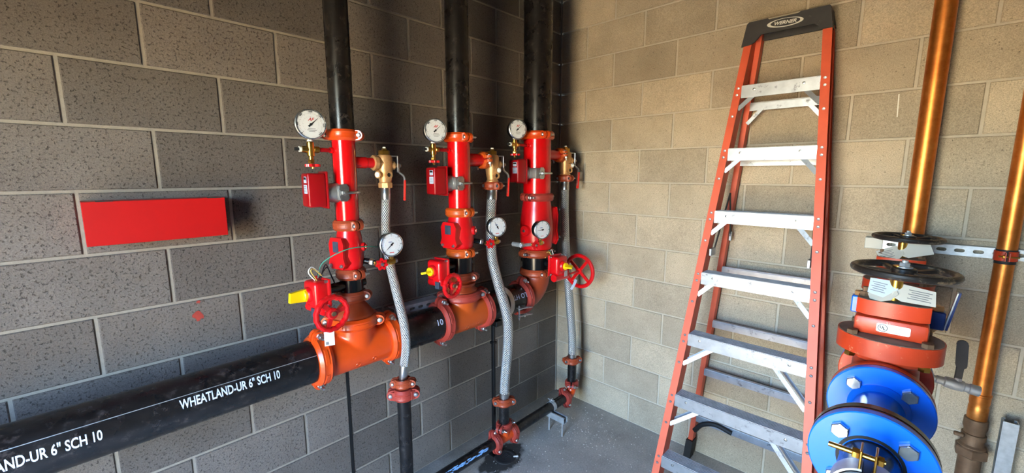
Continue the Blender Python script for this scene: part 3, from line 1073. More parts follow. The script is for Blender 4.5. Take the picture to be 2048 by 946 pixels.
def tag_mb(w, h, bend=0.01, n=5):
    mb = MB()
    vs, fs = [], []
    for k in range(n + 1):
        q = k / n
        for s_ in (-0.5, 0.5):
            for th in (0, 0.0006):
                vs.append((s_ * w, -bend * math.sin(q * PI) - th, -h * q))
    for k in range(n):
        a_ = k * 4
        for q in ((0, 2, 6, 4), (1, 5, 7, 3), (0, 4, 5, 1), (2, 3, 7, 6)):
            fs.append(tuple(a_ + j for j in q))
    fs += [(0, 1, 3, 2), (n * 4, n * 4 + 2, n * 4 + 3, n * 4 + 1)]
    return mb.add(vs, fs)


tg = thing('paper_tag', 'white paper tag hanging from the red hand wheel over the first tee', 'tag', (-1.846, -0.322, 1.098), Matrix.Rotation(-0.35, 3, 'Z'))
part('sheet', tag_mb(0.036, 0.070, 0.004), 'paper', tg)
part('printed_square', MB().box((-0.008, -0.0032, -0.058), (0.010, 0.0012, 0.011)), 'inkgrey', tg)
tg = thing('paper_tag', 'small white tag hanging below the gear box of the corner riser', 'tag', (-0.36, -0.42, 1.03), Matrix.Rotation(-0.5, 3, 'Z') @ Matrix.Rotation(0.5, 3, 'Y'))
part('sheet', tag_mb(0.018, 0.070, 0.006), 'sticker', tg)

# ---------------------------------------------------------------- flow switches
FZ = (1.606, 1.634, 1.684)
for i in range(3):
    x, r = RX[i], RR[i]
    fs = thing('flow_switch', ('dark red waterflow switch box clamped to the leftmost riser', 'dark red waterflow switch box clamped to the middle riser', 'dark red waterflow switch box clamped to the corner riser')[i], 'flow switch', (x, YR, FZ[i]), Matrix.Rotation(PI - 0.06, 3, 'Z'))
    b0 = r + 0.040
    W, Hh, D = 0.078, 0.138, 0.068
    cvp = MB().rbox((b0 + 0.006 + D / 2, 0, 0.012), (D, W, Hh - 0.008), 0.008, 3)
    cvr = part('cover', cvp, 'darkred', fs)
    part('base_plate', MB().rbox((b0 + 0.003, 0, 0.012), (0.008, W + 0.010, Hh + 0.006), 0.003, 2), 'darkred', fs)
    part('cover_screw', MB().lathe([(0.005, 0), (0.005, 0.002), (0.0, 0.003)], (b0 - 0.0, W / 2 - 0.002, -0.048), Y, 10), 'zinc', fs)
    part('sticker', MB().rbox((b0 + 0.006 + D + 0.0004, 0.012, 0.052), (0.001, 0.030, 0.024), 0.0004, 1), 'sticker', cvr)
    part('sticker', MB().rbox((b0 + 0.006 + D + 0.0004, 0.012, 0.016), (0.001, 0.036, 0.034), 0.0004, 1), 'sticker', cvr)
    part('print', MB().box((b0 + 0.0072 + D, 0.012, 0.057), (0.0006, 0.024, 0.009)), 'ink', cvr)
    for q in (0.026, 0.018, 0.010):
        part('print_line', MB().box((b0 + 0.0072 + D, 0.012, q), (0.0006, 0.026, 0.002)), 'inkgrey', cvr)
    # cast saddle hugging the riser, with bracket plates and nuts
    sd = part('saddle', MB().lathe([(0.034, b0 + 0.002), (0.036, b0 - 0.012), (0.043, r * 0.72), (0.043, r * 0.3)], d=X, n=28).rbox((r * 0.70, r * 0.42, 0), (r * 0.9, r * 1.2, 0.062), 0.008, 2), 'castal', fs)
    ub = []
    for k in range(17):
        a_ = -PI * 0.62 + PI * 1.24 * k / 16
        ub.append((-(r + 0.006) * math.cos(a_), (r + 0.006) * math.sin(a_), 0))
    ub = [(r * 0.75, ub[0][1] - 0.0, 0)] + ub + [(r * 0.75, ub[-1][1] + 0.0, 0)]
    part('u_bolt', MB().tube(ub, 0.0052, 10), 'zinc', fs)
    for q in (-1, 1):
        part('bracket_plate', MB().prism([(-0.019, q * 0.006), (0.012, q * 0.006), (0.020, q * 0.014), (0.014, q * 0.034), (-0.010, q * 0.034), (-0.019, q * 0.022)], 0, 0.004, (r * 0.62, r * 1.06, 0), frame(Y, X)), 'zinc', sd)
    part('nut', MB().hexn((r * 0.62, r * 1.06, 0), Y, 0.0115, 0.013).lathe([(0.006, 0.01), (0.006, 0.024), (0.0, 0.025)], (r * 0.62, r * 1.06, 0), Y, 10), 'zinc', fs)

# ---------------------------------------------------------------- test and drain valves
TDZ = (1.700, 1.712, 1.748)
for i in range(3):
    x = TDX[i]
    s = (0.92, 1.04, 1.10)[i]
    td = thing('drain_valve', ('bronze test and drain valve screwed straight onto the leftmost riser outlet', 'bronze test and drain valve beside the middle riser', 'bronze test and drain valve nearest the corner')[i], 'valve', (x, YR, TDZ[i]), Matrix.Rotation((-0.25, -0.35, -0.35)[i], 3, 'Z'))
    oz = OUTZ[i] - TDZ[i]
    bd = MB().lathe([(0.022 * s, -0.085 * s), (0.030 * s, -0.083 * s), (0.032 * s, -0.066 * s), (0.028 * s, -0.060 * s), (0.033 * s, -0.030 * s), (0.036 * s, 0.0), (0.036 * s, 0.055 * s), (0.030 * s, 0.066 * s), (0.024 * s, 0.068 * s)], n=28)
    if i == 0:
        bd.lathe([(0.026 * s, -0.064 * s), (0.034 * s, -0.064 * s), (0.034 * s, -0.086 * s), (0.028 * s, -0.088 * s)], n=8)
    part('body', bd, 'bronze', td, sharp=40)
    R0 = Matrix.Rotation((0.25, 0.35, 0.35)[i], 3, 'Z')
    inlet = R0 @ V((-1, 0, 0))
    if i == 0:
        part('inlet', MB().lathe([(0.030 * s, 0.01), (0.030 * s, 0.040 * s), (0.036 * s, 0.042 * s), (0.036 * s, 0.060 * s), (0.030 * s, 0.062 * s), (0.02, 0.062 * s)], (0, 0, oz), inlet, 8), 'bronze', td)
    else:
        part('inlet', MB().lathe([(0.031, 0.01), (0.030, 0.062), (0.026, 0.064)], (0, 0, oz), inlet, 24), 'bronze', td)
    part('top_cap', MB().hexn((0, 0, 0.066 * s), Z, 0.027 * s, 0.022 * s).box((0, 0, 0.091 * s), (0.018 * s, 0.018 * s, 0.012 * s)), 'brass', td)
    part('cap_plug', MB().box((0, 0, 0.100 * s), (0.011 * s, 0.011 * s, 0.008 * s)), 'tape', td)
    f1 = V((-0.80, -0.60, 0)).normalized() if i == 0 else V((0.25, -0.97, 0))
    f2 = V((0.15, -0.99, 0)).normalized()
    part('side_port', MB().lathe([(0.014 * s, 0.012), (0.014 * s, 0.046 * s), (0.017 * s, 0.047 * s), (0.017 * s, 0.055 * s), (0.012 * s, 0.055 * s)], (0, 0, -0.025 * s if i == 0 else -0.012 * s), f1, 12), 'bronze', td)
    part('port_plug', MB().lathe([(0.012 * s, 0.05 * s), (0.012 * s, 0.058 * s)], (0, 0, -0.025 * s if i == 0 else -0.012 * s), f1, 12).box(V((0, 0, -0.025 * s if i == 0 else -0.012 * s)) + f1 * 0.062 * s, (0.009, 0.009, 0.009)), 'tape', td)
    part('sight_port', MB().ring([(0.008 * s, 0.012), (0.016 * s, 0.012), (0.017 * s, 0.046 * s), (0.010 * s, 0.046 * s)], (0, 0, -0.026 * s if i == 0 else -0.040 * s), f2, 20), 'bronze', td)
    part('sight_glass', MB().lathe([(0.010 * s, 0.012), (0.010 * s, 0.040 * s), (0, 0.040 * s)], (0, 0, -0.026 * s if i == 0 else -0.040 * s), f2, 16), 'ink', td)
    # lever handle on the corner side
    hz = 0.018 * s
    part('stem', MB().lathe([(0.020 * s, 0.02), (0.020 * s, 0.046 * s), (0.012 * s, 0.048 * s), (0.012 * s, 0.066 * s), (0.006 * s, 0.067 * s), (0.006 * s, 0.078 * s)], (0, 0, hz), X, 16), 'bronze', td)
    part('bracket', MB().rbox((0.058 * s, -0.006, hz + 0.006), (0.004, 0.022 * s, 0.078 * s), 0.0012, 1).rbox((0.045 * s, -0.006, hz + 0.044 * s), (0.028 * s, 0.022 * s, 0.004), 0.001, 1), 'zinc', td)
    part('lever_nut', MB().hexn((0.066 * s, 0, hz), X, 0.010 * s, 0.008), 'zinc', td)
    lv = MB().tube(smooth_path([(0.064 * s, 0, hz), (0.066 * s, -0.004, hz - 0.030 * s), (0.086 * s, -0.010, hz - 0.052 * s), (0.088 * s, -0.012, hz - 0.085 * s), (0.085 * s, -0.012, hz - 0.15 * s)], 6), 0.0055 * s, 8)
    part('lever', lv, 'zinc', td)
    part('grip', MB().rbox((0.087 * s, -0.012, hz - 0.118 * s), (0.009 * s, 0.020 * s, 0.100 * s), 0.0035 * s, 2, Matrix.Rotation(0.05, 3, 'Y')), 'grip', td)
    if i:
        coupling('amber orange side-outlet coupling between the %s red tube and its bronze valve' % WHO[i], (x - 0.066, YR, OUTZ[i]), X, (0, -1, 0.15), R2, 'orangeb', s=0.78, w=0.044)
        rt = V((-toview((x, YR)).y, toview((x, YR)).x, 0))
        coupling('dull orange hose coupling under the %s bronze drain valve' % WHO[i], (x, YR, TDZ[i] - 0.096), Z, rt * 0.75 + toview((x, YR)) * 0.66, R2, 'rustor', s=0.78, w=0.044)

# ---------------------------------------------------------------- upper gauges
GU = ((-1.822, 1.7723, 1.863), (-1.256, 1.7956, 1.882), (-0.690, 1.8468, 1.930))
for i in range(3):
    gx, gz, gc = GU[i]
    x, r = RX[i], RR[i]
    g = thing('pressure_gauge', ('upper white-dial pressure gauge on a brass cock left of the leftmost riser', 'upper white-dial pressure gauge on a brass cock left of the middle riser', 'upper white-dial pressure gauge on a brass cock left of the corner riser')[i], 'gauge', (gx, YR, gz), group='upper pressure gauges')
    k = (1.0, 0.95, 0.95)[i]
    part('nipple', MB().lathe([(0.0085, 0.020), (0.0085, x - r * 0.98 - gx)], d=X, n=14), 'darkred', g)
    part('nipple_collar', MB().lathe([(0.0115, 0), (0.0115, 0.010)], (x - r - gx - 0.012, 0, 0), X, 14), 'red', g)
    part('cock_body', MB().lathe([(0.011, -0.026 * k), (0.014, -0.024 * k), (0.013, 0.026 * k), (0.010, 0.030 * k)], n=16).lathe([(0.011, -0.034 * k), (0.0125, -0.026 * k), (0.0125, -0.012), (0.010, -0.010), (0.010, 0.010), (0.0125, 0.012), (0.0125, 0.030 * k), (0.009, 0.031 * k)], d=X, n=14), 'brass', g)
    part('thread_tape', MB().lathe([(0.0105, -0.042 * k), (0.0105, -0.033 * k)], d=X, n=14).lathe([(0.0105, 0.030 * k), (0.0105, 0.037 * k)], n=14), 'tape', g)
    part('side_plug', MB().box((-0.049 * k, 0, 0), (0.015, 0.012, 0.012)), 'rubber', g)
    part('packing_nut', MB().hexn((0, 0, -0.038 * k), -Z, 0.012, 0.014).lathe([(0.009, -0.026 * k), (0.009, -0.040 * k)], n=12).lathe([(0.004, -0.05), (0.004, -0.070)], n=8), 'brass', g)
    part('hand_wheel', lobed_mb(0.029, 0.010, 6), 'redmatt', g, (0.004, 0, -0.060 * k))
    part('wheel_screw', MB().lathe([(0.005, -0.066), (0.005, -0.072), (0, -0.073)], (0.004, 0, 0), Z, 10), 'brass', g)
    part('stem', MB().hexn((0, 0, 0.034 * k), Z, 0.011, 0.016).lathe([(0.009, 0.048 * k), (0.009, gc - gz - 0.045)], n=12), 'brass', g)
    gauge_head(g, (-0.003, -0.026, gc - gz), turned((gx, YR), (14, 18, 26)[i]) + V((0, 0, 0.0)), 0.0525, 47, 'blackgloss', 0)

# ---------------------------------------------------------------- lower gauges
GL = (((-1.551, -0.290, 1.386), (-1.606, -0.285, 1.309), 226, 22), ((-0.915, -0.280, 1.402), (-0.972, -0.275, 1.318), -30, 28), ((-0.626, -0.350, 1.365), (-0.692, -0.345, 1.284), -93, 34))
NP = ((-1.655, -0.222, 1.320), (-1.045, -0.232, 1.335), (-0.590, -0.272, 1.300))
for i in range(3):
    (hx, hy, hz), w, nd, tn = GL[i]
    R = (0.0485, 0.0500, 0.0510)[i]
    g = thing('pressure_gauge', ('lower pressure gauge in front of the braided hose of the leftmost riser', 'lower pressure gauge in front of the braided hose of the middle riser', 'lower pressure gauge in front of the large check valve of the corner riser')[i], 'gauge', (hx, hy, w[2]), group='lower pressure gauges')
    wl_ = V((w[0] - hx, w[1] - hy, 0))
    np_ = V((NP[i][0] - hx, NP[i][1] - hy, NP[i][2] - w[2]))
    lk = turned((hx, hy), tn)
    if i < 2:
        md = (np_ + wl_) / 2
    else:
        md = V((-0.15, 0.015, 0.004))
        wl_ = V((-0.066, 0.0, 0))
    part('nipple', MB().tube([np_ if i < 2 else V((-0.150, 0.030, 0.005)), md, wl_], 0.0095, 12).tube([np_ if i < 2 else V((-0.150, 0.075, 0.005)), md], 0.013, 12), 'blackgloss' if i < 2 else 'galv', g)
    part('union_nut', MB().hexn(md, wl_ - md, 0.0155, 0.017), 'zinc', g)
    ax = wl_ * -1
    part('valve_body', MB().lathe([(0.009, -0.02), (0.0105, 0.0), (0.0105, ax.length - 0.012), (0.013, ax.length - 0.010), (0.013, ax.length + 0.014), (0.008, ax.length + 0.016)], wl_, ax, 14).lathe([(0.0095, -0.012), (0.0095, 0.020), (0.012, 0.022), (0.012, 0.034), (0.009, 0.035), (0.009, hz - w[2] - R * 0.85)], n=14), 'brass', g)
    part('end_plug', MB().hexn(ax.normalized() * 0.016, ax, 0.010, 0.010), 'zinc', g)
    part('stem_rod', MB().lathe([(0.006, 0), (0.006, 0.030)], wl_, lk, 10), 'brass', g)
    F = frame(lk, Z)
    part('hand_wheel', lobed_mb(0.0265, 0.009, 7), 'redmatt', g, wl_ + lk * 0.030, F)
    part('wheel_screw', MB().lathe([(0.007, 0.004), (0.007, 0.009), (0, 0.010)], (0, 0, 0), Z, 10), 'zinc', g, wl_ + lk * 0.030, F)
    part('thread_tape', MB().lathe([(0.0100, 0.036), (0.0100, 0.041)], n=12), 'tape', g)
    gauge_head(g, lk * 0.024 + V((-0.007, 0, hz - w[2])), lk, R, nd, 'blackgloss', 1)

# ---------------------------------------------------------------- braided hoses
HP = ([(-1.5140, YR, 1.622), (-1.5170, -0.207, 1.56), (-1.5280, -0.214, 1.44), (-1.5330, -0.236, 1.32), (-1.5330, -0.285, 1.18), (-1.5280, -0.330, 1.04), (-1.5260, -0.340, 0.94), (-1.5280, -0.326, 0.85), (-1.5300, -0.314, 0.79)],
      [(-0.8680, YR, 1.592), (-0.8750, -0.207, 1.54), (-0.8930, -0.216, 1.42), (-0.9180, -0.250, 1.24), (-0.9150, -0.295, 1.09), (-0.8980, -0.330, 0.96), (-0.8900, -0.345, 0.86), (-0.8880, -0.340, 0.72), (-0.8880, -0.320, 0.54), (-0.8880, -0.312, 0.42)],
      [(-0.2030, YR, 1.628), (-0.2060, -0.207, 1.57), (-0.2140, -0.215, 1.42), (-0.2240, -0.235, 1.22), (-0.2320, -0.262, 1.02), (-0.2320, -0.285, 0.82), (-0.2260, -0.305, 0.60), (-0.2240, -0.310, 0.44)])
HR = (0.0195, 0.0275, 0.0272)
for i in range(3):
    r = HR[i]
    P = HP[i]
    ho = thing('braided_hose', ('thin braided steel hose hanging from the leftmost bronze valve', 'thick braided steel hose bending in front of the second tee', 'braided steel hose standing nearest the corner')[i], 'hose', P[-1], group='braided drain hoses')
    o = V(P[-1])
    sp = [q - o for q in smooth_path(P, 10)]
    part('braid', MB().tube(sp, r, 32, uv=True), 'braid', ho, sharp=80)
    a_, b_ = sp[0], sp[1]
    d_ = (b_ - a_).normalized()
    part('ferrule', MB().lathe([(r * 0.96, -0.012), (r * 1.02, -0.010), (r * 1.02, 0.022), (r * 1.06, 0.024), (r * 1.06, 0.052), (r * 1.0, 0.054)], a_, d_, 28), 'steel', ho)
    d_ = (sp[-1] - sp[-2]).normalized()
    e_ = (0.050, 0.028, 0.024)[i]
    part('ferrule', MB().lathe([(r * 1.0, -e_ - 0.002), (r * 1.07, -e_), (r * 1.07, -0.002), (r * 0.98, 0), (r * 0.98, 0.036 if i == 0 else 0.016)], sp[-1], d_, 28), 'steel', ho)

# ---------------------------------------------------------------- drain piping at the floor
YD, ZD = -0.31, 0.172
DXS = (-1.530, -0.888, -0.224)
coupling('small amber coupling at the foot of the thin braided hose', (DXS[0], YD, 0.752), Z, (0.75, -0.66, 0), 0.0255, 'rustor', s=0.72, w=0.040)
coupling('wide salmon red reducing coupling on top of the near black drain pipe', (DXS[0], YD, 0.702), Z, (0.80, -0.60, 0), R2, 'salmon', s=0.95, w=0.052)
pipe('drain_pipe', 'black vertical drain pipe below the thin braided hose', (DXS[0], YD, 0.245), (DXS[0], YD, 0.700), R2)
dl = thing('pipe_elbow', 'orange drain elbow at the foot of the near black drain pipe', 'elbow', (DXS[0], YD, ZD), Matrix.Rotation(PI, 3, 'Z'))
part('body', elbow_mb(R2 * 1.04, 0.05, ext=0.022, n=24), 'orangeb', dl)
pipe('drain_pipe', 'black floor drain pipe with pale blue paint smears below the thick hose', (DXS[0] + 0.073, YD, ZD), (DXS[1] - 0.071, YD, ZD), R2)
pipe('drain_pipe', 'black floor drain pipe resting on the metal stand', (DXS[1] + 0.071, YD, ZD), (DXS[2] - 0.073, YD, ZD), R2)
tp = thing('pipe_tee', 'small orange drain tee on the wet patch of floor', 'tee', (DXS[1], YD, ZD))
part('body', tee_mb(R2 * 1.02, 0.070, R2 * 1.02, 0.070, 0.014), 'orange', tp)
coupling('salmon red coupling on the near side of the small drain tee', (DXS[1] - 0.070, YD, ZD), X, (0, -0.35, -0.94), R2, 'salmon', s=0.85, w=0.046)
coupling('salmon red coupling on the corner side of the small drain tee', (DXS[1] + 0.070, YD, ZD), X, (0, -0.35, -0.94), R2, 'salmon', s=0.85, w=0.046)
coupling('salmon red coupling on top of the small drain tee', (DXS[1], YD, ZD + 0.070), Z, (-0.95, -0.30, 0), R2, 'salmon', s=0.85, w=0.046)
pipe('drain_nipple', 'short black pipe nipple between thick hose and small drain tee', (DXS[1], YD, ZD + 0.072), (DXS[1], YD, 0.388), R2)
coupling('amber coupling at the foot of the thick braided hose', (DXS[1], YD, 0.394), Z, (0.80, -0.60, 0), R2 * 0.97, 'rustor', s=0.85, w=0.044)
coupling('amber coupling at the foot of the corner braided hose', (DXS[2], YD, 0.418), Z, (0.85, -0.52, 0), R2 * 0.97, 'rustor', s=0.85, w=0.044)
pipe('drain_nipple', 'short black pipe nipple under the corner braided hose', (DXS[2], YD, ZD + 0.074), (DXS[2], YD, 0.414), R2)
dl = thing('pipe_elbow', 'small orange drain elbow in the corner', 'elbow', (DXS[2], YD, ZD))
part('body', elbow_mb(R2 * 1.04, 0.05, ext=0.022, n=24), 'orange', dl)
coupling('salmon red coupling on top of the small corner elbow', (DXS[2], YD, ZD + 0.076), Z, (-0.85, -0.52, 0), R2, 'salmon', s=0.85, w=0.046)
coupling('salmon red coupling on the pipe side of the small corner elbow', (DXS[2] - 0.074, YD, ZD), X, (0, -0.45, -0.9), R2, 'salmon', s=0.85, w=0.046)
# blue paint smears on the floor pipe
dp = [o for o in bpy.data.objects if o.name.startswith('drain_pipe') and 'pale blue' in o.get('label', '')][0]
sm = MB()
for k in range(46):
    q = random.random()
    a_ = 0.55 + random.uniform(-0.28, 0.28) + (1 - q) * 0.1
    xx = 0.05 + q * 0.36
    ln, wd2 = random.uniform(0.012, 0.05), random.uniform(0.0015, 0.0045)
    vs = []
    for s_ in range(5):
        for e_ in (-1, 1):
            an = a_ + e_ * wd2 / R2 * (1 - abs(s_ - 2) / 2.6)
            vs.append((xx + ln * (s_ / 4 - 0.5), -(R2 + 0.0006) * math.cos(an), (R2 + 0.0006) * math.sin(an)))
    sm.add(vs, [(2 * s_, 2 * s_ + 1, 2 * s_ + 3, 2 * s_ + 2) for s_ in range(4)])
part('paint_smear', sm, 'bluepaint', dp)

# stand under the floor pipe: strut, two legs, strap
st = thing('pipe_stand', 'galvanised strut stand with two thin legs under the floor drain pipe', 'pipe stand', (-0.445, -0.340, 0))


def strut_prof(w=0.041, h=0.041, t_=0.0028, lip=0.009):
    """open channel, slot towards +b"""
    a_ = w / 2
    return [(-a_, 0), (a_, 0), (a_, h), (a_ - lip, h), (a_ - lip, h - 0.006), (a_ - t_, h - 0.006), (a_ - t_, t_), (-a_ + t_, t_), (-a_ + t_, h - 0.006), (-a_ + lip, h - 0.006), (-a_ + lip, h), (-a_, h)]


zs = ZD - R2 - 0.041
part('channel', MB().bar(strut_prof(), (0, -0.085, zs), (0, 0.085, zs), X, Z), 'galv', st)
for sy in (-0.062, 0.045):
    part('leg', MB().lathe([(0.005, 0), (0.005, zs + 0.006)], (-0.004, sy, 0), Z, 10), 'galv', st)
sp = []
for k in range(19):
    a_ = -0.35 + (PI + 0.7) * k / 18
    sp.append((math.cos(a_) * (R2 + 0.002), math.sin(a_) * (R2 + 0.002)))
pf = [(0, YD + 0.340 + a_, ZD + b_) for a_, b_ in sp]
mb = MB()
vs = []
for e_ in (-0.014, 0.014):
    for q, (a_, b_) in enumerate(sp):
        for rr_ in (1.0, 1.07):
            vs.append((e_, YD + 0.340 + a_ * rr_, ZD + b_ * rr_))
n_ = len(sp)
fsx = []
for q in range(n_ - 1):
    a0, a1_, b0_, b1_ = q * 2, q * 2 + 2, n_ * 2 + q * 2, n_ * 2 + q * 2 + 2
    fsx += [(a0, a1_, b1_, b0_), (a0 + 1, b0_ + 1, b1_ + 1, a1_ + 1), (a0, a0 + 1, a1_ + 1, a1_), (b0_, b1_, b1_ + 1, b0_ + 1)]
mb.add(vs, fsx)
part('strap', mb, 'galv', st)
part('strap_bolt', MB().rbox((0, YD + 0.340 + 0.004, ZD + R2 + 0.010), (0.030, 0.006, 0.018), 0.001, 1).hexn((0, YD + 0.340 - 0.012, ZD + R2 + 0.012), -Y, 0.008, 0.008).lathe([(0.004, -0.02), (0.004, 0.03)], (0, YD + 0.340, ZD + R2 + 0.012), Y, 8), 'galv', st)

# header post with clamp near the corner
ps = thing('pipe_stand', 'black square post with pale pipe clamp under the header stub', 'pipe stand', (-0.850, -0.185, 0))
part('post', MB().rbox((0, 0, 0.405), (0.020, 0.020, 0.81), 0.003, 1), 'blackgloss', ps)
part('post_clip', MB().rbox((0, 0, 0.700), (0.030, 0.030, 0.016), 0.002, 1), 'blackgloss', ps)
part('base_plate', MB().rbox((0, 0, 0.004), (0.09, 0.09, 0.008), 0.001, 1), 'blackgloss', ps)
part('saddle', MB().rbox((0, -0.018, 0.828), (0.05, 0.07, 0.036), 0.004, 1), 'blackgloss', ps)
part('clamp_band', MB().ring([(R6 + 0.0005, -0.016), (R6 + 0.004, -0.016), (R6 + 0.004, 0.016), (R6 + 0.0005, 0.016)], (0.055, YR + 0.185, ZH), X, 48), 'tape', ps)
for q in (0.030, -0.012):
    part('clamp_plate', MB().plate(rrect(0.115, 0.030, 0.004), [slot(0.03, 0.009, (0.01, 0)), slot(0.02, 0.009, (-0.04, 0))], 0.003, (0.135, -0.125, ZH - 0.060 + q), Matrix.Rotation(0.12, 3, 'Y')), 'galv', ps)
part('clamp_rod', MB().lathe([(0.0045, 0), (0.0045, 0.085)], (0.088, -0.125, ZH - 0.092), Z, 8).hexn((0.088, -0.125, ZH - 0.029), Z, 0.008, 0.007).hexn((0.088, -0.125, ZH - 0.080), Z, 0.008, 0.007), 'galv', ps)

# slotted strut behind the header
sb = thing('strut_channel', 'slotted galvanised strut bracket behind the header between the tees', 'strut', (-1.440, -0.138, 1.018))
hol = [slot(0.030, 0.013, (0.03 + 0.049 * k, 0)) for k in range(5)]
part('slotted_face', MB().plate([(-0.02, -0.0205), (0.245, -0.0205), (0.245, 0.0205), (-0.02, 0.0205)], hol, 0.003, (0, 0, 0), frame(V((0, -1, 0)), X)), 'galv', sb)
part('channel_sides', MB().box((0.1125, 0.030, 0.019), (0.265, 0.058, 0.003)).box((0.1125, 0.030, -0.019), (0.265, 0.058, 0.003)), 'galv', sb)

# red cabinet on the wall
cb = thing('spare_head_cabinet', 'flat red metal cabinet box fixed to the block wall', 'cabinet', (-2.272, 0, 1.529))
part('body', MB().rbox((0, -0.047, 0), (0.356, 0.094, 0.128), 0.002, 1), 'cabinet', cb)
part('door', MB().rbox((0, -0.0975, 0), (0.362, 0.005, 0.134), 0.0012, 1), 'cabinet', cb)
part('top_flange', MB().rbox((0, -0.050, 0.0665), (0.362, 0.100, 0.003), 0.001, 1), 'cabinet', cb)
for q in (-0.130, 0.150):
    part('hinge', MB().rbox((q, -0.097, 0.0685), (0.040, 0.010, 0.003), 0.001, 1), 'blackpl', cb)

# marks on the walls
def blob(o, u, v, r, n, jag):
    out = []
    for k in range(n):
        a_ = 2 * PI * k / n
        q = r * random.uniform(1 - jag, 1 + jag)
        out.append((q * math.cos(a_), q * math.sin(a_)))
    F = Matrix((V(u), V(v), V(u).cross(V(v)))).transposed()
    return MB().prism(out, -0.0004, 0.0010, o, F)


part('paint_spot', blob((-2.189, 0, 1.1560), X, Z, 0.0165, 16, 0.3), 'splat', wl)
part('paint_spot', blob((-2.186, 0, 1.210), X, Z, 0.0065, 10, 0.35), 'splat', wl)
part('chalk_mark', MB().bar([(-0.002, 0), (0.002, 0), (0.002, 0.001), (-0.002, 0.001)], (-0.0002, -1.7950, 2.015), (-0.0002, -1.7985, 1.920), Y, -X), 'tape', wr)

# floor drain and debris
fd = thing('floor_drain', 'round floor drain in the wet patch under the small tee', 'drain', (-0.845, -0.275, 0))
part('ring', MB().ring([(0.048, 0.0), (0.066, 0.0), (0.066, 0.004), (0.060, 0.006), (0.048, 0.004)], n=32), 'blackpl', fd)
part('grate', MB().plate(circ(0.049, 24), [slot(0.05, 0.007, (0, -0.024 + 0.012 * k)) for k in range(5)], 0.003), 'blackpl', fd)
db = MB()
for k in range(560):
    cx_ = random.uniform(-1.0, -0.02) if k % 3 else random.gauss(-0.30, 0.12)
    cy_ = -random.uniform(0.05, 1.2) if k % 3 else -abs(random.gauss(0.42, 0.18)) - 0.05
    if cx_ > -0.01:
        continue
    sz = random.uniform(0.0008, 0.0032)
    db.box((cx_, cy_, sz * 0.3), (sz * random.uniform(0.8, 2.2), sz, sz * 0.7), Matrix.Rotation(random.uniform(0, 3), 3, 'Z'))
o = part('floor_debris', db, 'grit')
o['label'] = 'pale grit scattered over the concrete floor'
o['category'] = 'debris'
o['kind'] = 'stuff'
single('mortar_chip', MB().rbox((0, 0, 0.005), (0.030, 0.012, 0.010), 0.003, 1), 'grit', 'small white chip lying on the floor beside the wet patch', 'chip', (-0.800, -0.322, 0), Matrix.Rotation(-0.6, 3, 'Z'))

# ---------------------------------------------------------------- step ladder
LX = lambda z: -0.12 - (2.3 - z) * 0.235
LYL = lambda z: -1.229 + (2.076 - z) * 0.0625
LYR = lambda z: -1.541 - (2.066 - z) * 0.0812
ld = thing('step_ladder', 'orange fibreglass step ladder with aluminium steps leaning at the block wall', 'ladder', (-0.35, -1.39, 0))
LO = V((-0.35, -1.39, 0))
ZT = 2.335


def LP(x, y, z):
    return V((x, y, z)) - LO


def channel(fw, dp, th, sgn):
    """C section: web along b (depth, into the wall), flanges towards sgn*a"""
    return [(0, 0), (sgn * fw, 0), (sgn * fw, th), (sgn * th, th), (sgn * th, dp - th), (sgn * fw, dp - th), (sgn * fw, dp), (0, dp)]


for yf, sg in ((LYL, 1), (LYR, -1)):
    p0, p1 = LP(LX(0.02), yf(0.02), 0.02), LP(LX(ZT), yf(ZT), ZT)
    ra = part('front_rail', MB().bar(channel(0.034, 0.076, 0.0045, sg), p0, p1, Y, X), 'fiber', ld)
    part('rail_foot', MB().bar([(sg * -0.004, -0.004), (sg * 0.038, -0.004), (sg * 0.038, 0.082), (sg * -0.004, 0.082)], LP(LX(0.0), yf(0.0), 0.0), LP(LX(0.07), yf(0.07), 0.07), Y, X), 'rubber', ra)
    for z in (2.072, 1.772, 1.472, 1.174, 0.874, 0.576, 0.272):
        for dz in (0.020, -0.012, -0.115):
            zz = z + dz
            part('rivet', lambda: MB().lathe([(0.0065, 0), (0.0055, 0.002), (0, 0.003)], (0, 0, 0), V((-1, 0, -0.235)), 10), 'alum', ra, LP(LX(zz) - 0.0005, yf(zz) + sg * 0.017, zz), key=('rivet',))
RYL = lambda z: -1.242 + (2.0 - z) * 0.083
RYR = lambda z: -1.548 - (2.0 - z) * 0.066
RXF = lambda z: -0.085 + (z - 0.0) * 0.012
for yf, sg in ((RYL, 1), (RYR, -1)):
    zt_ = 2.38 if sg > 0 else 2.31
    p0, p1 = LP(RXF(0.09), yf(0.09), 0.09), LP(RXF(zt_), yf(zt_), zt_)
    ra = part('rear_rail', MB().bar(channel(0.026, 0.044, 0.004, sg), p0, p1, Y, X), 'fiber', ld)
    part('rail_foot', MB().bar([(sg * -0.006, -0.012), (sg * 0.032, -0.012), (sg * 0.030, 0.050), (sg * -0.006, 0.050)], LP(RXF(0.0) - 0.008, yf(0.0), 0.0), LP(RXF(0.105), yf(0.105), 0.115), Y, X), 'rubber', ra)
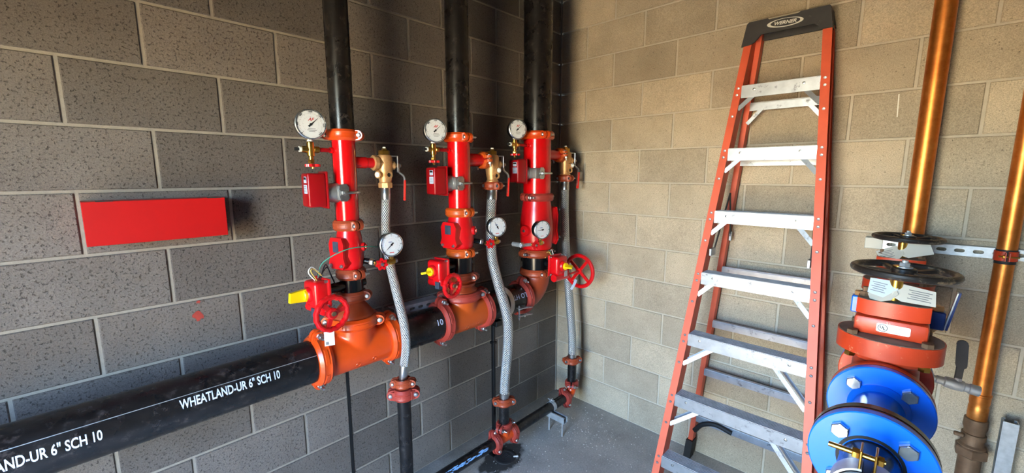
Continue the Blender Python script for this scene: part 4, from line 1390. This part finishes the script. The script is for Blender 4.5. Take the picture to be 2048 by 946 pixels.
# steps with ribbed tops and braces
for k, z in enumerate((2.072, 1.772, 1.472, 1.174, 0.874, 0.576, 0.272)):
    x0, y0, y1 = LX(z), LYL(z), LYR(z)
    sp_ = part('step', MB().box(LP(x0 + 0.003, (y0 + y1) / 2, z), (0.004, y0 - y1, 0.056)).box(LP(x0 + 0.041, (y0 + y1) / 2, z + 0.026), (0.078, y0 - y1, 0.004)).box(LP(x0 + 0.078, (y0 + y1) / 2, z + 0.012), (0.004, y0 - y1, 0.030)), 'alum', ld)
    rb_ = MB()
    for q in range(8):
        rb_.box(LP(x0 + 0.006 + q * 0.0096, (y0 + y1) / 2, z + 0.0295), (0.0045, (y0 - y1) * 0.995, 0.003))
    rb_ = part('tread_ribs', rb_, 'tread', sp_)
    rb_['kind'] = 'stuff'
    for yy in (y0 - 0.055, y1 + 0.060):
        part('rivet', lambda: MB().lathe([(0.0065, 0), (0.0055, 0.002), (0, 0.003)], (0, 0, 0), V((-1, 0, 0)), 10), 'steel', sp_, LP(x0 + 0.001, yy, z + 0.008), key=('srivet',))
    big = k >= 4
    dl_, dzl = (0.115, 0.105) if big else (0.052, 0.062)
    for yf, sg, yy in ((LYL, -1, y0), (LYR, 1, y1)):
        zz = z - 0.026 - dzl * (0.9 if sg < 0 else 1.25 if big else 1.0)
        for e_ in ((0.008,) if not big else (0.008, 0.060)):
            part('step_brace', MB().bar([(-0.010, -0.0015), (0.010, -0.0015), (0.010, 0.0015), (-0.010, 0.0015)], LP(x0 + e_, yy + sg * dl_, z - 0.020), LP(LX(zz) + e_, yf(zz) + sg * -0.002, zz), V((0, 0.7, -0.7 * sg)), X), 'alum', ld)
# rear cross bars with small braces
for k, z in enumerate((2.010, 1.738, 1.452, 1.160, 0.850, 0.558, 0.262)):
    x0, y0, y1 = RXF(z), RYL(z), RYR(z)
    cb_ = part('rear_bar', MB().box(LP(x0 - 0.002, (y0 + y1) / 2, z), (0.003, y0 - y1, 0.034)).box(LP(x0 + 0.010, (y0 + y1) / 2, z + 0.0165), (0.024, y0 - y1, 0.003)), 'alum', ld)
    part('bar_top', MB().box(LP(x0 + 0.008, (y0 + y1) / 2, z + 0.021), (0.020, (y0 - y1) * 0.99, 0.005)), 'tread', cb_)
    if k in (0,):
        for sg, yy, yf in ((-1, y0, RYL), (1, y1, RYR)):
            part('step_brace', MB().bar([(-0.009, -0.0015), (0.009, -0.0015), (0.009, 0.0015), (-0.009, 0.0015)], LP(x0 - 0.004, yy + sg * 0.058, z - 0.006), LP(x0 - 0.004, yf(z - 0.08), z - 0.080), V((0, 0.7, -0.7 * sg)), X), 'alum', ld)
# dark rear brace low down
part('rear_brace', MB().tube(smooth_path([LP(-0.092, RYL(0.19) - 0.004, 0.190), LP(-0.094, RYL(0.20) - 0.045, 0.245), LP(-0.094, RYL(0.20) - 0.115, 0.275), LP(-0.094, RYL(0.20) - 0.200, 0.262)], 6), 0.013, 8), 'rubber', ld)
# folding spreaders
for yf, rf, sg in ((LYL, RYL, -1), (LYR, RYR, 1)):
    a_ = LP(LX(1.30) + 0.066, yf(1.30) + sg * 0.012, 1.300)
    m_ = LP(-0.16, (yf(1.50) + rf(1.50)) / 2 + sg * 0.014, 1.585)
    b_ = LP(-0.060, rf(1.36) + sg * 0.010, 1.352)
    sw = part('spreader', MB().bar([(-0.008, -0.002), (0.008, -0.002), (0.008, 0.002), (-0.008, 0.002)], a_, m_, X, Y).bar([(-0.008, -0.002), (0.008, -0.002), (0.008, 0.002), (-0.008, 0.002)], m_, b_, X, Y), 'blackpl', ld)
    part('spreader_bracket', MB().rbox(a_ + V((-0.02, 0, 0)), (0.06, 0.012, 0.036), 0.002, 1), 'alum', ld)
    part('spreader_bracket', MB().rbox(b_, (0.014, 0.012, 0.05), 0.002, 1), 'alum', ld)
# moulded top cap: front fascia, top tray, two side cheeks
z0c, z1c = 2.290, 2.402
yl, yr = LYL(2.335) + 0.040, LYR(2.335) - 0.036
xf = LX(2.34) - 0.006
yc, hw = (yl + yr) / 2, (yl - yr) / 2
sk = 0.012
fas = [(-hw - 0.006, z0c + 0.004), (-hw + sk, z1c - 0.010), (-hw + sk + 0.008, z1c), (-0.075, z1c), (-0.068, z1c - 0.006), (0.045, z1c - 0.006), (0.055, z1c), (hw - sk - 0.004, z1c), (hw - sk, z1c - 0.004), (hw + 0.002, z0c + 0.018), (hw - 0.046, z0c + 0.018), (hw - 0.050, z0c + 0.034), (hw - 0.066, z0c + 0.046), (-hw + 0.078, z0c + 0.046), (-hw + 0.050, z0c + 0.016), (-hw + 0.034, z0c + 0.008)]
Rf = Matrix(((0, 0, -1), (-1, 0, 0), (0, 1, 0)))      # local x -> -Y, y -> Z, z -> -X
cp = part('top_cap', MB().prism(fas, 0.0, 0.010, LP(xf, yc, 0), Rf).prism([(-hw + sk, z1c - 0.016), (hw - sk, z1c - 0.016), (hw - sk, z1c - 0.004), (-hw + sk, z1c - 0.004)], -0.105, 0.004, LP(xf, yc, 0), Rf).prism([(-hw, z0c + 0.026), (-hw + 0.006, z0c + 0.026), (-hw + sk + 0.006, z1c - 0.006), (-hw + sk, z1c - 0.006)], -0.105, 0.0, LP(xf, yc, 0), Rf).prism([(hw - 0.012, z0c + 0.026), (hw - 0.002, z0c + 0.026), (hw - sk, z1c - 0.006), (hw - sk - 0.008, z1c - 0.006)], -0.088, 0.0, LP(xf, yc, 0), Rf).prism([(hw - 0.020, z0c + 0.040), (hw + 0.000, z0c + 0.040), (hw - sk, z1c - 0.012), (hw - sk - 0.018, z1c - 0.012)], -0.112, -0.086, LP(xf, yc, 0), Rf).prism([(-hw + 0.03, z0c + 0.040), (hw - 0.045, z0c + 0.040), (hw - 0.045, z1c - 0.006), (-hw + 0.03, z1c - 0.006)], -0.095, -0.085, LP(xf, yc, 0), Rf), 'blackpl', ld)
em = MB()
NN = 40
oa, ob_, ia, ib = 0.072, 0.0190, 0.0585, 0.0160
vs = []
for k in range(NN):
    a_ = 2 * PI * k / NN
    vs.append((oa * math.cos(a_), ob_ * math.sin(a_) * 1.0, 0))
    vs.append((ia * math.cos(a_) + 0.001, ib * math.sin(a_) + 0.001, 0))
em.add(vs, [(2 * k, 2 * ((k + 1) % NN), 2 * ((k + 1) % NN) + 1, 2 * k + 1) for k in range(NN)])
tx = text_mb('WERNER', 0.0200, shear=0.25, bold=0.0007)
wt = max(p[0] for p in tx.v) - min(p[0] for p in tx.v)
tx.v = [(p[0] * 0.088 / wt, p[1], 0) for p in tx.v]
em.add(tx.v, tx.f)
part('emblem', placed(em, LP(xf - 0.0106, yc + 0.004, z1c - 0.034), Rf @ Matrix.Rotation(-0.04, 3, 'Z')), 'paper', cp)

# ---------------------------------------------------------------- copper pipes and their strut
C1, C2 = V((-0.100, -1.898, 0)), V((-0.080, -2.155, 0))
pipe('copper_pipe', 'thick vertical copper pipe rising behind the black hand wheels', (C1.x, C1.y, 1.215), (C1.x, C1.y, HT - 0.001), 0.0335, 'copper')
cpp = thing('copper_pipe', 'thinner vertical copper pipe with soldered adapter beside the wall post', 'pipe', (C2.x, C2.y, 0.80))
part('tube', MB().lathe([(0.025, 0.0), (0.0268, 0.001), (0.0268, HT - 0.801)], n=36), 'copper', cpp)
part('adapter', MB().lathe([(0.0255, -0.085), (0.0285, -0.080), (0.0290, -0.030), (0.0268, -0.022), (0.0295, -0.010), (0.0295, 0.018), (0.0310, 0.020), (0.0310, 0.026), (0.0268, 0.028)], n=36), 'copper', cpp)
fit = thing('pipe_union', 'brown tarnished threaded union below the thinner copper pipe', 'fitting', (C2.x, C2.y, 0.26))
part('upper_body', MB().lathe([(0.026, 0.462), (0.034, 0.458), (0.035, 0.425), (0.030, 0.412), (0.030, 0.385)], n=28), 'dullbr', fit)
part('clamp_ring', MB().lathe([(0.030, 0.398), (0.0355, 0.396), (0.0355, 0.376), (0.030, 0.374)], n=28).rbox((-0.030, 0.042, 0.388), (0.018, 0.030, 0.014), 0.003, 1), 'dullbr', fit)
part('union_nut', MB().hexn((0, 0, 0.300), Z, 0.050, 0.040), 'dullbr', fit)
part('lower_body', MB().lathe([(0.034, 0), (0.034, 0.300), (0.040, 0.302), (0.040, 0.345), (0.033, 0.352), (0.031, 0.376)], n=28), 'dullbr', fit)
pipe('supply_pipe', 'brown vertical supply pipe rising from the floor below the union', (C2.x, C2.y, 0.0), (C2.x, C2.y, 0.262), 0.030, 'dullbr')
sc = thing('strut_channel', 'long slotted galvanised strut on the wall behind both copper pipes', 'strut', (-0.0, -1.75, 1.378))
hol = [slot(0.030, 0.014, (0.075 + 0.0508 * k, 0)) for k in range(15)]
part('slotted_face', MB().plate([(0, -0.0205), (0.95, -0.0205), (0.95, 0.0205), (0, 0.0205)], hol, 0.003, (-0.041, -0.01, 0), frame(V((-1, 0, 0)), V((0, -1, 0)))), 'galv', sc)
part('channel_sides', MB().box((-0.0205, -0.485, 0.019), (0.041, 0.95, 0.003)).box((-0.0205, -0.485, -0.019), (0.041, 0.95, 0.003)), 'galv', sc)
part('end_cover', MB().rbox((-0.024, -0.028, 0.0), (0.050, 0.060, 0.048), 0.002, 1), 'paper', sc)
for p_, r_, lb in ((C1, 0.0335, 'red oxide clamp holding the thick copper pipe to the strut'), (C2, 0.0268, 'red oxide clamp with black band holding the thinner copper pipe')):
    ck = thing('pipe_clamp', lb, 'clamp', (p_.x, p_.y, 1.378))
    for q in (0, 1):
        part('clamp_half', MB().ring([(r_ + 0.0010, -0.018), (r_ + 0.0045, -0.018), (r_ + 0.0045, 0.018), (r_ + 0.0010, 0.018)], n=16, ref=X, a0=PI * q + 0.10 - PI, a1=PI * (q + 1) - 0.10 - PI), 'gate', ck)
    part('clamp_ear', MB().box((-r_ - 0.012, 0.005, 0), (0.022, 0.003, 0.032)).box((-r_ - 0.012, -0.005, 0), (0.022, 0.003, 0.032)), 'gate', ck)
    part('clamp_screw', MB().lathe([(0.003, -0.030), (0.003, 0.022)], (-r_ - 0.014, 0, 0), Y, 8).hexn((-r_ - 0.014, 0.006, 0), Y, 0.007, 0.006), 'brass', ck)
    part('isolation_band', MB().ring([(r_ + 0.0003, -0.030), (r_ + 0.0010, -0.030), (r_ + 0.0010, 0.024), (r_ + 0.0003, 0.024)], n=32), 'rubber', ck)
wp = thing('wall_post', 'short vertical galvanised strut post beside the brown union', 'post', (-0.10, -2.240, 0))
part('channel', MB().bar(strut_prof(0.041, 0.041), (0, 0, 0), (0, 0, 0.745), Y, X), 'galv', wp)

# ---------------------------------------------------------------- backflow line with gate valves
YB, ZB = -1.873, 1.152
RF = 0.095
XV1, XV2 = -1.120, -0.400


def flange_mb(bore, th=0.022):
    return MB().lathe([(bore, 0), (RF - 0.002, 0), (RF, 0.002), (RF, th - 0.002), (RF - 0.002, th), (bore, th)], d=X, n=64)


def flange_bolts(o, x0, x1, heads=-1):
    for k in range(4):
        a_ = PI / 4 + PI / 2 * k
        y_, z_ = 0.0635 * math.cos(a_) * 1.06, 0.0635 * math.sin(a_) * 1.06
        b_ = part('bolt', lambda: MB().hexn((0, 0, 0), -X, 0.0150, 0.010).lathe([(0.0125, 0.008), (0.0120, 0.0115), (0, 0.0118)], (0, 0, 0), -X, 20), 'zinc', o, (x0, y_, z_), key=('fbolt',))
        part('nut', lambda: MB().hexn((0, 0, 0), X, 0.0140, 0.012).lathe([(0.008, 0.01), (0.008, 0.02)], d=X, n=10), 'zinc', b_, (x1 - x0, 0, 0), key=('fnut', round(x1 - x0, 3)))


# near pipe passing below the viewer, with a split clamp on it
pipe('supply_pipe', 'black pipe entering the nearest blue flange', (-2.12, YB, ZB), (-1.505, YB, ZB), 0.0445, 'pipe')
dl = thing('pipe_elbow', 'black elbow dropping the near supply pipe to the floor', 'elbow', (-2.18, YB, ZB), Matrix.Rotation(PI, 3, 'X'))
part('body', elbow_mb(0.046, 0.06, ext=0.0, n=24), 'pipe', dl, R=Matrix.Rotation(PI, 3, 'Z'))
pipe('supply_pipe', 'black vertical supply pipe standing on the floor below the elbow', (-2.18, YB, 0.0), (-2.18, YB, ZB - 0.062), 0.0445, 'pipe')
ck = thing('pipe_clamp', 'yellow zinc split clamp with threaded bolt on the near black pipe', 'clamp', (-1.600, YB, ZB))
part('band', MB().ring([(0.0455, -0.018), (0.0490, -0.018), (0.0490, 0.018), (0.0455, 0.018)], d=X, n=40, ref=Z, a0=0.16, a1=2 * PI - 0.16), 'galv', ck)
part('ear', MB().rbox((0, 0.011, 0.062), (0.034, 0.0035, 0.034), 0.001, 1), 'brass', ck)
part('ear', MB().rbox((0, -0.008, 0.062), (0.034, 0.0035, 0.034), 0.001, 1), 'brass', ck)
part('bolt', MB().lathe([(0.0045, -0.02), (0.0045, 0.055)], (0, 0, 0.064), Y, 12).hexn((0, 0.013, 0.064), Y, 0.009, 0.010).hexn((0, -0.018, 0.064), Y, 0.009, 0.008), 'brass', ck)
# blue spool: two flanges and a short neck
s1 = thing('flange_spool', 'blue flanged adapter nearest the viewer, bolted to the black pipe', 'flange', (-1.50, YB, ZB))
part('front_flange', flange_mb(0.046, 0.020), 'blue', s1, (0.0, 0, 0))
part('gasket', MB().lathe([(0.05, 0.0205), (RF - 0.001, 0.0205), (RF - 0.001, 0.0245), (0.05, 0.0245)], d=X, n=48), 'salmon', s1)
part('back_flange', flange_mb(0.046, 0.020), 'blackgloss', s1, (0.025, 0, 0))
part('throat', MB().ring([(0.0450, -0.001), (0.0505, -0.001), (0.0505, 0.006), (0.0450, 0.006)], d=X, n=40), 'rubber', s1)
flange_bolts(s1, 0.0, 0.046)
s2 = thing('flange_spool', 'blue flanged spool between the nearest flange and the near gate valve', 'flange', (-1.25, YB, ZB))
part('front_flange', flange_mb(0.040, 0.020), 'blue', s2)
part('neck', MB().lathe([(0.048, -0.206), (0.046, -0.19), (0.046, -0.018), (0.056, -0.004), (0.056, 0.0)], d=X, n=40), 'blue', s2)
flange_bolts(s2, 0.0, 0.046)


def gate_valve(x, label, sticker):
    gv = thing('gate_valve', label, 'gate valve', (x, YB, ZB))
    part('body', MB().lathe([(0.052, -0.10), (0.052, -0.07), (0.062, -0.045), (0.066, 0), (0.062, 0.045), (0.052, 0.07), (0.052, 0.10)], d=X, n=36).lathe([(0.060, -0.03), (0.064, 0.03), (0.062, 0.075), (0.075, 0.085), (0.078, 0.098)], n=36), 'gate', gv)
    part('end_flange', flange_mb(0.03, 0.020), 'gate', gv, (-0.105, 0, 0))
    part('end_flange', flange_mb(0.03, 0.020), 'gate', gv, (0.085, 0, 0))
    # bonnet flange: wide rounded plate, dusty on top
    bo = [(0.066 * math.cos(a_) + 0.020 * math.copysign(1, math.cos(a_)) * abs(math.cos(a_)) ** 0.6, 0.078 * math.sin(a_) + 0.021 * math.copysign(1, math.sin(a_)) * abs(math.sin(a_)) ** 0.6) for a_ in [2 * PI * k / 40 for k in range(40)]]
    part('bonnet_flange', MB().prism(bo, 0.098, 0.140), 'gate', gv, sharp=40)
    part('bonnet_dust', MB().prism([(a_ * 0.97, b_ * 0.97) for a_, b_ in bo], 0.1395, 0.1410), 'dusty', gv)
    for sx in (-1, 1):
        for sy in (-1, 1):
            bb = part('bonnet_bolt', lambda: MB().hexn((0, 0, 0), Z, 0.0115, 0.011), 'dullbr', gv, (sx * 0.056, sy * 0.066, 0.141), key=('bbolt',))
            part('nut', lambda: MB().hexn((0, 0, 0), -Z, 0.0115, 0.012), 'brass', bb, (0, 0, -0.043), key=('bnut',))
    # gland: lower plate and upper plate with a saddle between
    part('yoke_base', MB().rbox((0, 0, 0.163), (0.078, 0.134, 0.044), 0.008, 2), 'gate', gv)
    gp = [(-0.040, -0.046), (-0.026, -0.066), (0.026, -0.066), (0.040, -0.046), (0.040, 0.046), (0.026, 0.066), (-0.026, 0.066), (-0.040, 0.046)]
    part('gland_plate', MB().prism(gp, 0.190, 0.226), 'gate', gv)
    part('gland_dust', MB().prism([(a_ * 0.95, b_ * 0.95) for a_, b_ in gp], 0.2255, 0.2268), 'dusty', gv)
    for sy in (-1, 1):
        part('gland_bolt', MB().lathe([(0.0055, 0.22), (0.0055, 0.250)], (0.0, sy * 0.054, 0), Z, 8).hexn((0, sy * 0.054, 0.2265), Z, 0.0105, 0.012), 'dullbr', gv)
    part('stem', MB().lathe([(0.013, 0.215), (0.013, 0.285), (0.011, 0.287), (0.011, 0.312)], n=18), 'brass', gv)
    hw_ = part('hand_wheel', handwheel_mb(0.100, 0.0088, 5, hub=0.24, curve=0.004), 'iron', gv, (0, -0.010, 0.300), Matrix.Rotation(0.02, 3, 'X'))
    part('wheel_nut', MB().lathe([(0.016, 0.008), (0.016, 0.011)], n=16).hexn((0, 0, 0.010), Z, 0.0105, 0.010).lathe([(0.006, 0.018), (0.006, 0.026)], n=10), 'galv', hw_)
    if sticker:
        sk_ = part('ul_sticker', MB().prism(rrect(0.060, 0.021, 0.004), 0, 0.0008, (-0.0395, -0.006, 0.164), Matrix(((0, 0, -1), (-1, 0, 0), (0, 1, 0)))), 'white', gv)
        G = Matrix(((0, 0, -1), (-1, 0, 0), (0, 1, 0)))
        em_ = MB().ring([(0.0078, 0), (0.0090, 0), (0.0090, 0.0002), (0.0078, 0.0002)], n=28)
        tu = text_mb('U', 0.0085, bold=0.0003)
        em_.add([(p[0] - 0.0022, p[1] + 0.0012, 0.0001) for p in tu.v], tu.f)
        tu = text_mb('L', 0.0085, bold=0.0003)
        em_.add([(p[0] + 0.0026, p[1] - 0.0014, 0.0001) for p in tu.v], tu.f)
        part('ul_mark', placed(em_, (-0.0405, -0.006 + 0.0185, 0.164), G), 'ink', sk_)
        for q, s_ in enumerate(('LISTED', 'FIRE MAIN', 'GATE VALVE', '689 H')):
            tu = text_mb(s_, 0.0046)
            part('lettering', placed(tu, (-0.0405, -0.006 - 0.0095, 0.1712 - 0.0048 * q), G), 'inkgrey' if q else 'inkgrey', sk_)
    return gv


gate_valve(XV1, 'near red gate valve with black hand wheel and round certification sticker', True)
gate_valve(XV2, 'far red gate valve with black hand wheel in front of the thick copper pipe', False)
# backflow body between the valves
bf = thing('backflow_preventer', 'red and blue backflow preventer between the two gate valves', 'backflow preventer', (-0.76, YB, ZB))
part('body', MB().lathe([(0.050, -0.23), (0.056, -0.16), (0.074, -0.12), (0.080, 0), (0.074, 0.12), (0.056, 0.16), (0.050, 0.23)], d=X, n=36).lathe([(0.070, 0), (0.070, 0.10), (0.078, 0.102), (0.078, 0.125), (0.05, 0.135), (0, 0.137)], n=36), 'gate', bf)
part('inlet_flange', flange_mb(0.03, 0.020), 'blue', bf, (-0.250, 0, 0))
part('outlet_flange', flange_mb(0.03, 0.020), 'blue', bf, (0.230, 0, 0))
for k, (px_, py_, pz_) in enumerate(((-0.03, 0.080, 0.126), (-0.03, -0.092, 0.115))):
    part('test_cock', MB().rbox((px_, py_, pz_), (0.040, 0.036, 0.052), 0.003, 1), 'blue' if k == 0 else 'navy', bf)
    part('cock_stem', MB().hexn((px_, py_, pz_ + 0.026), Z, 0.015, 0.014), 'bronze', bf)
    part('cock_pipe', MB().tube([(px_, py_, pz_ - 0.02), (px_, py_ * 0.5, pz_ - 0.08)], 0.012, 10), 'bronze', bf)
part('cock_lever', MB().bar([(-0.003, -0.010), (0.003, -0.010), (0.003, 0.010), (-0.003, 0.010)], (-0.030, -0.112, 0.092), (-0.030, -0.128, 0.200), Y, X), 'zinc', bf)
part('lever_sleeve', MB().bar([(-0.005, -0.012), (0.0, -0.012), (0.0, 0.012), (-0.005, 0.012)], (-0.030, -0.112, 0.090), (-0.030, -0.128, 0.202), Y, X), 'navy', bf)
# copper elbow joining the far valve to the thick copper pipe
ce = thing('pipe_elbow', 'copper elbow behind the far gate valve feeding the thick copper pipe', 'elbow', (C1.x, C1.y, ZB))
part('body', elbow_mb(0.037, 0.055, ext=0.012, n=28), 'copper', ce)
part('tail', MB().lathe([(0.034, 0), (0.034, 0.155)], (-0.222, 0.0, 0), X, 28), 'copper', ce)
part('tail_flange', flange_mb(0.03, 0.020), 'gate', ce, (-0.214, 0.025, 0))
# lever ball valve on a side branch
lb_ = thing('ball_valve', 'grey ball valve with upright black lever beside the blue flange', 'valve', (-0.62, -2.044, 1.028))
bvd = V((0.10, -0.98, -0.12)).normalized()
part('body', MB().lathe([(0.010, -0.052), (0.0125, -0.050), (0.0125, -0.034), (0.0165, -0.031), (0.0180, -0.010), (0.0165, 0.010), (0.0135, 0.013), (0.0135, 0.022), (0.0160, 0.024), (0.0160, 0.046), (0.013, 0.047)], d=bvd, n=22), 'galv', lb_)
part('stem', MB().hexn((0, 0.002, 0.012), Z, 0.009, 0.012), 'galv', lb_)
part('lever', MB().bar([(-0.007, -0.003), (0.007, -0.003), (0.009, 0.003), (-0.009, 0.003)], (0.0, 0.003, 0.020), (0.0, 0.002, 0.062), Y, X).prism(slot(0.092, 0.026, k=6), -0.0035, 0.0035, (0.0, 0.003, 0.100), Matrix(((0, 0, 1), (0.06, 1, 0), (1, 0, 0)))), 'blackpl', lb_)
part('side_branch', MB().lathe([(0.009, 0), (0.009, 0.11)], bvd * -0.048, V((-0.15, 0.9, 0.35)), 14), 'galv', lb_)


# paper tags wrapped on the valve stems
def wing_tag(o, w, h, side, phi, droop, lines, matp='paper'):
    """leaf hanging to one side (side = -1 towards -Y, +1 towards +Y), leaning back by phi so its print faces the door"""
    ang = side * PI / 2
    R_ = Matrix.Rotation(ang, 3, 'Z') @ Matrix.Rotation(droop, 3, 'Y') @ Matrix.Rotation(-side * phi, 3, 'X')
    up = -side
    me = part('leaf', MB().prism([(-0.004, -h * 0.30), (0.014, -h * 0.5), (w, -h * 0.40), (w * 0.94, h * 0.42), (0.012, h * 0.5), (-0.004, h * 0.25)], -0.0004, 0.0004), matp, o, None, R_)
    for k in range(lines):
        part('print_line', MB().box((w * 0.60, -h * 0.24 + k * h * 0.12, 0.0007), (w * (0.42 if k % 2 else 0.56), h * 0.035, 0.0004)), 'inkgrey', me)
    return me


tg = thing('paper_tag', 'creased white paper tags on the brass stem of the near gate valve', 'tag', (XV1 - 0.016, YB, ZB + 0.252))
wing_tag(tg, 0.072, 0.050, -1, 0.75, 0.10, 5)
wing_tag(tg, 0.052, 0.054, 1, 0.55, 0.45, 0)
wing_tag(tg, 0.050, 0.046, 1, 1.05, -0.15, 5, 'sticker')
tg = thing('paper_tag', 'creased white paper tags on the brass stem of the far gate valve', 'tag', (XV2 - 0.016, YB, ZB + 0.252))
wing_tag(tg, 0.080, 0.060, -1, 0.95, -0.25, 0)
wing_tag(tg, 0.070, 0.064, 1, 0.70, 0.40, 5)
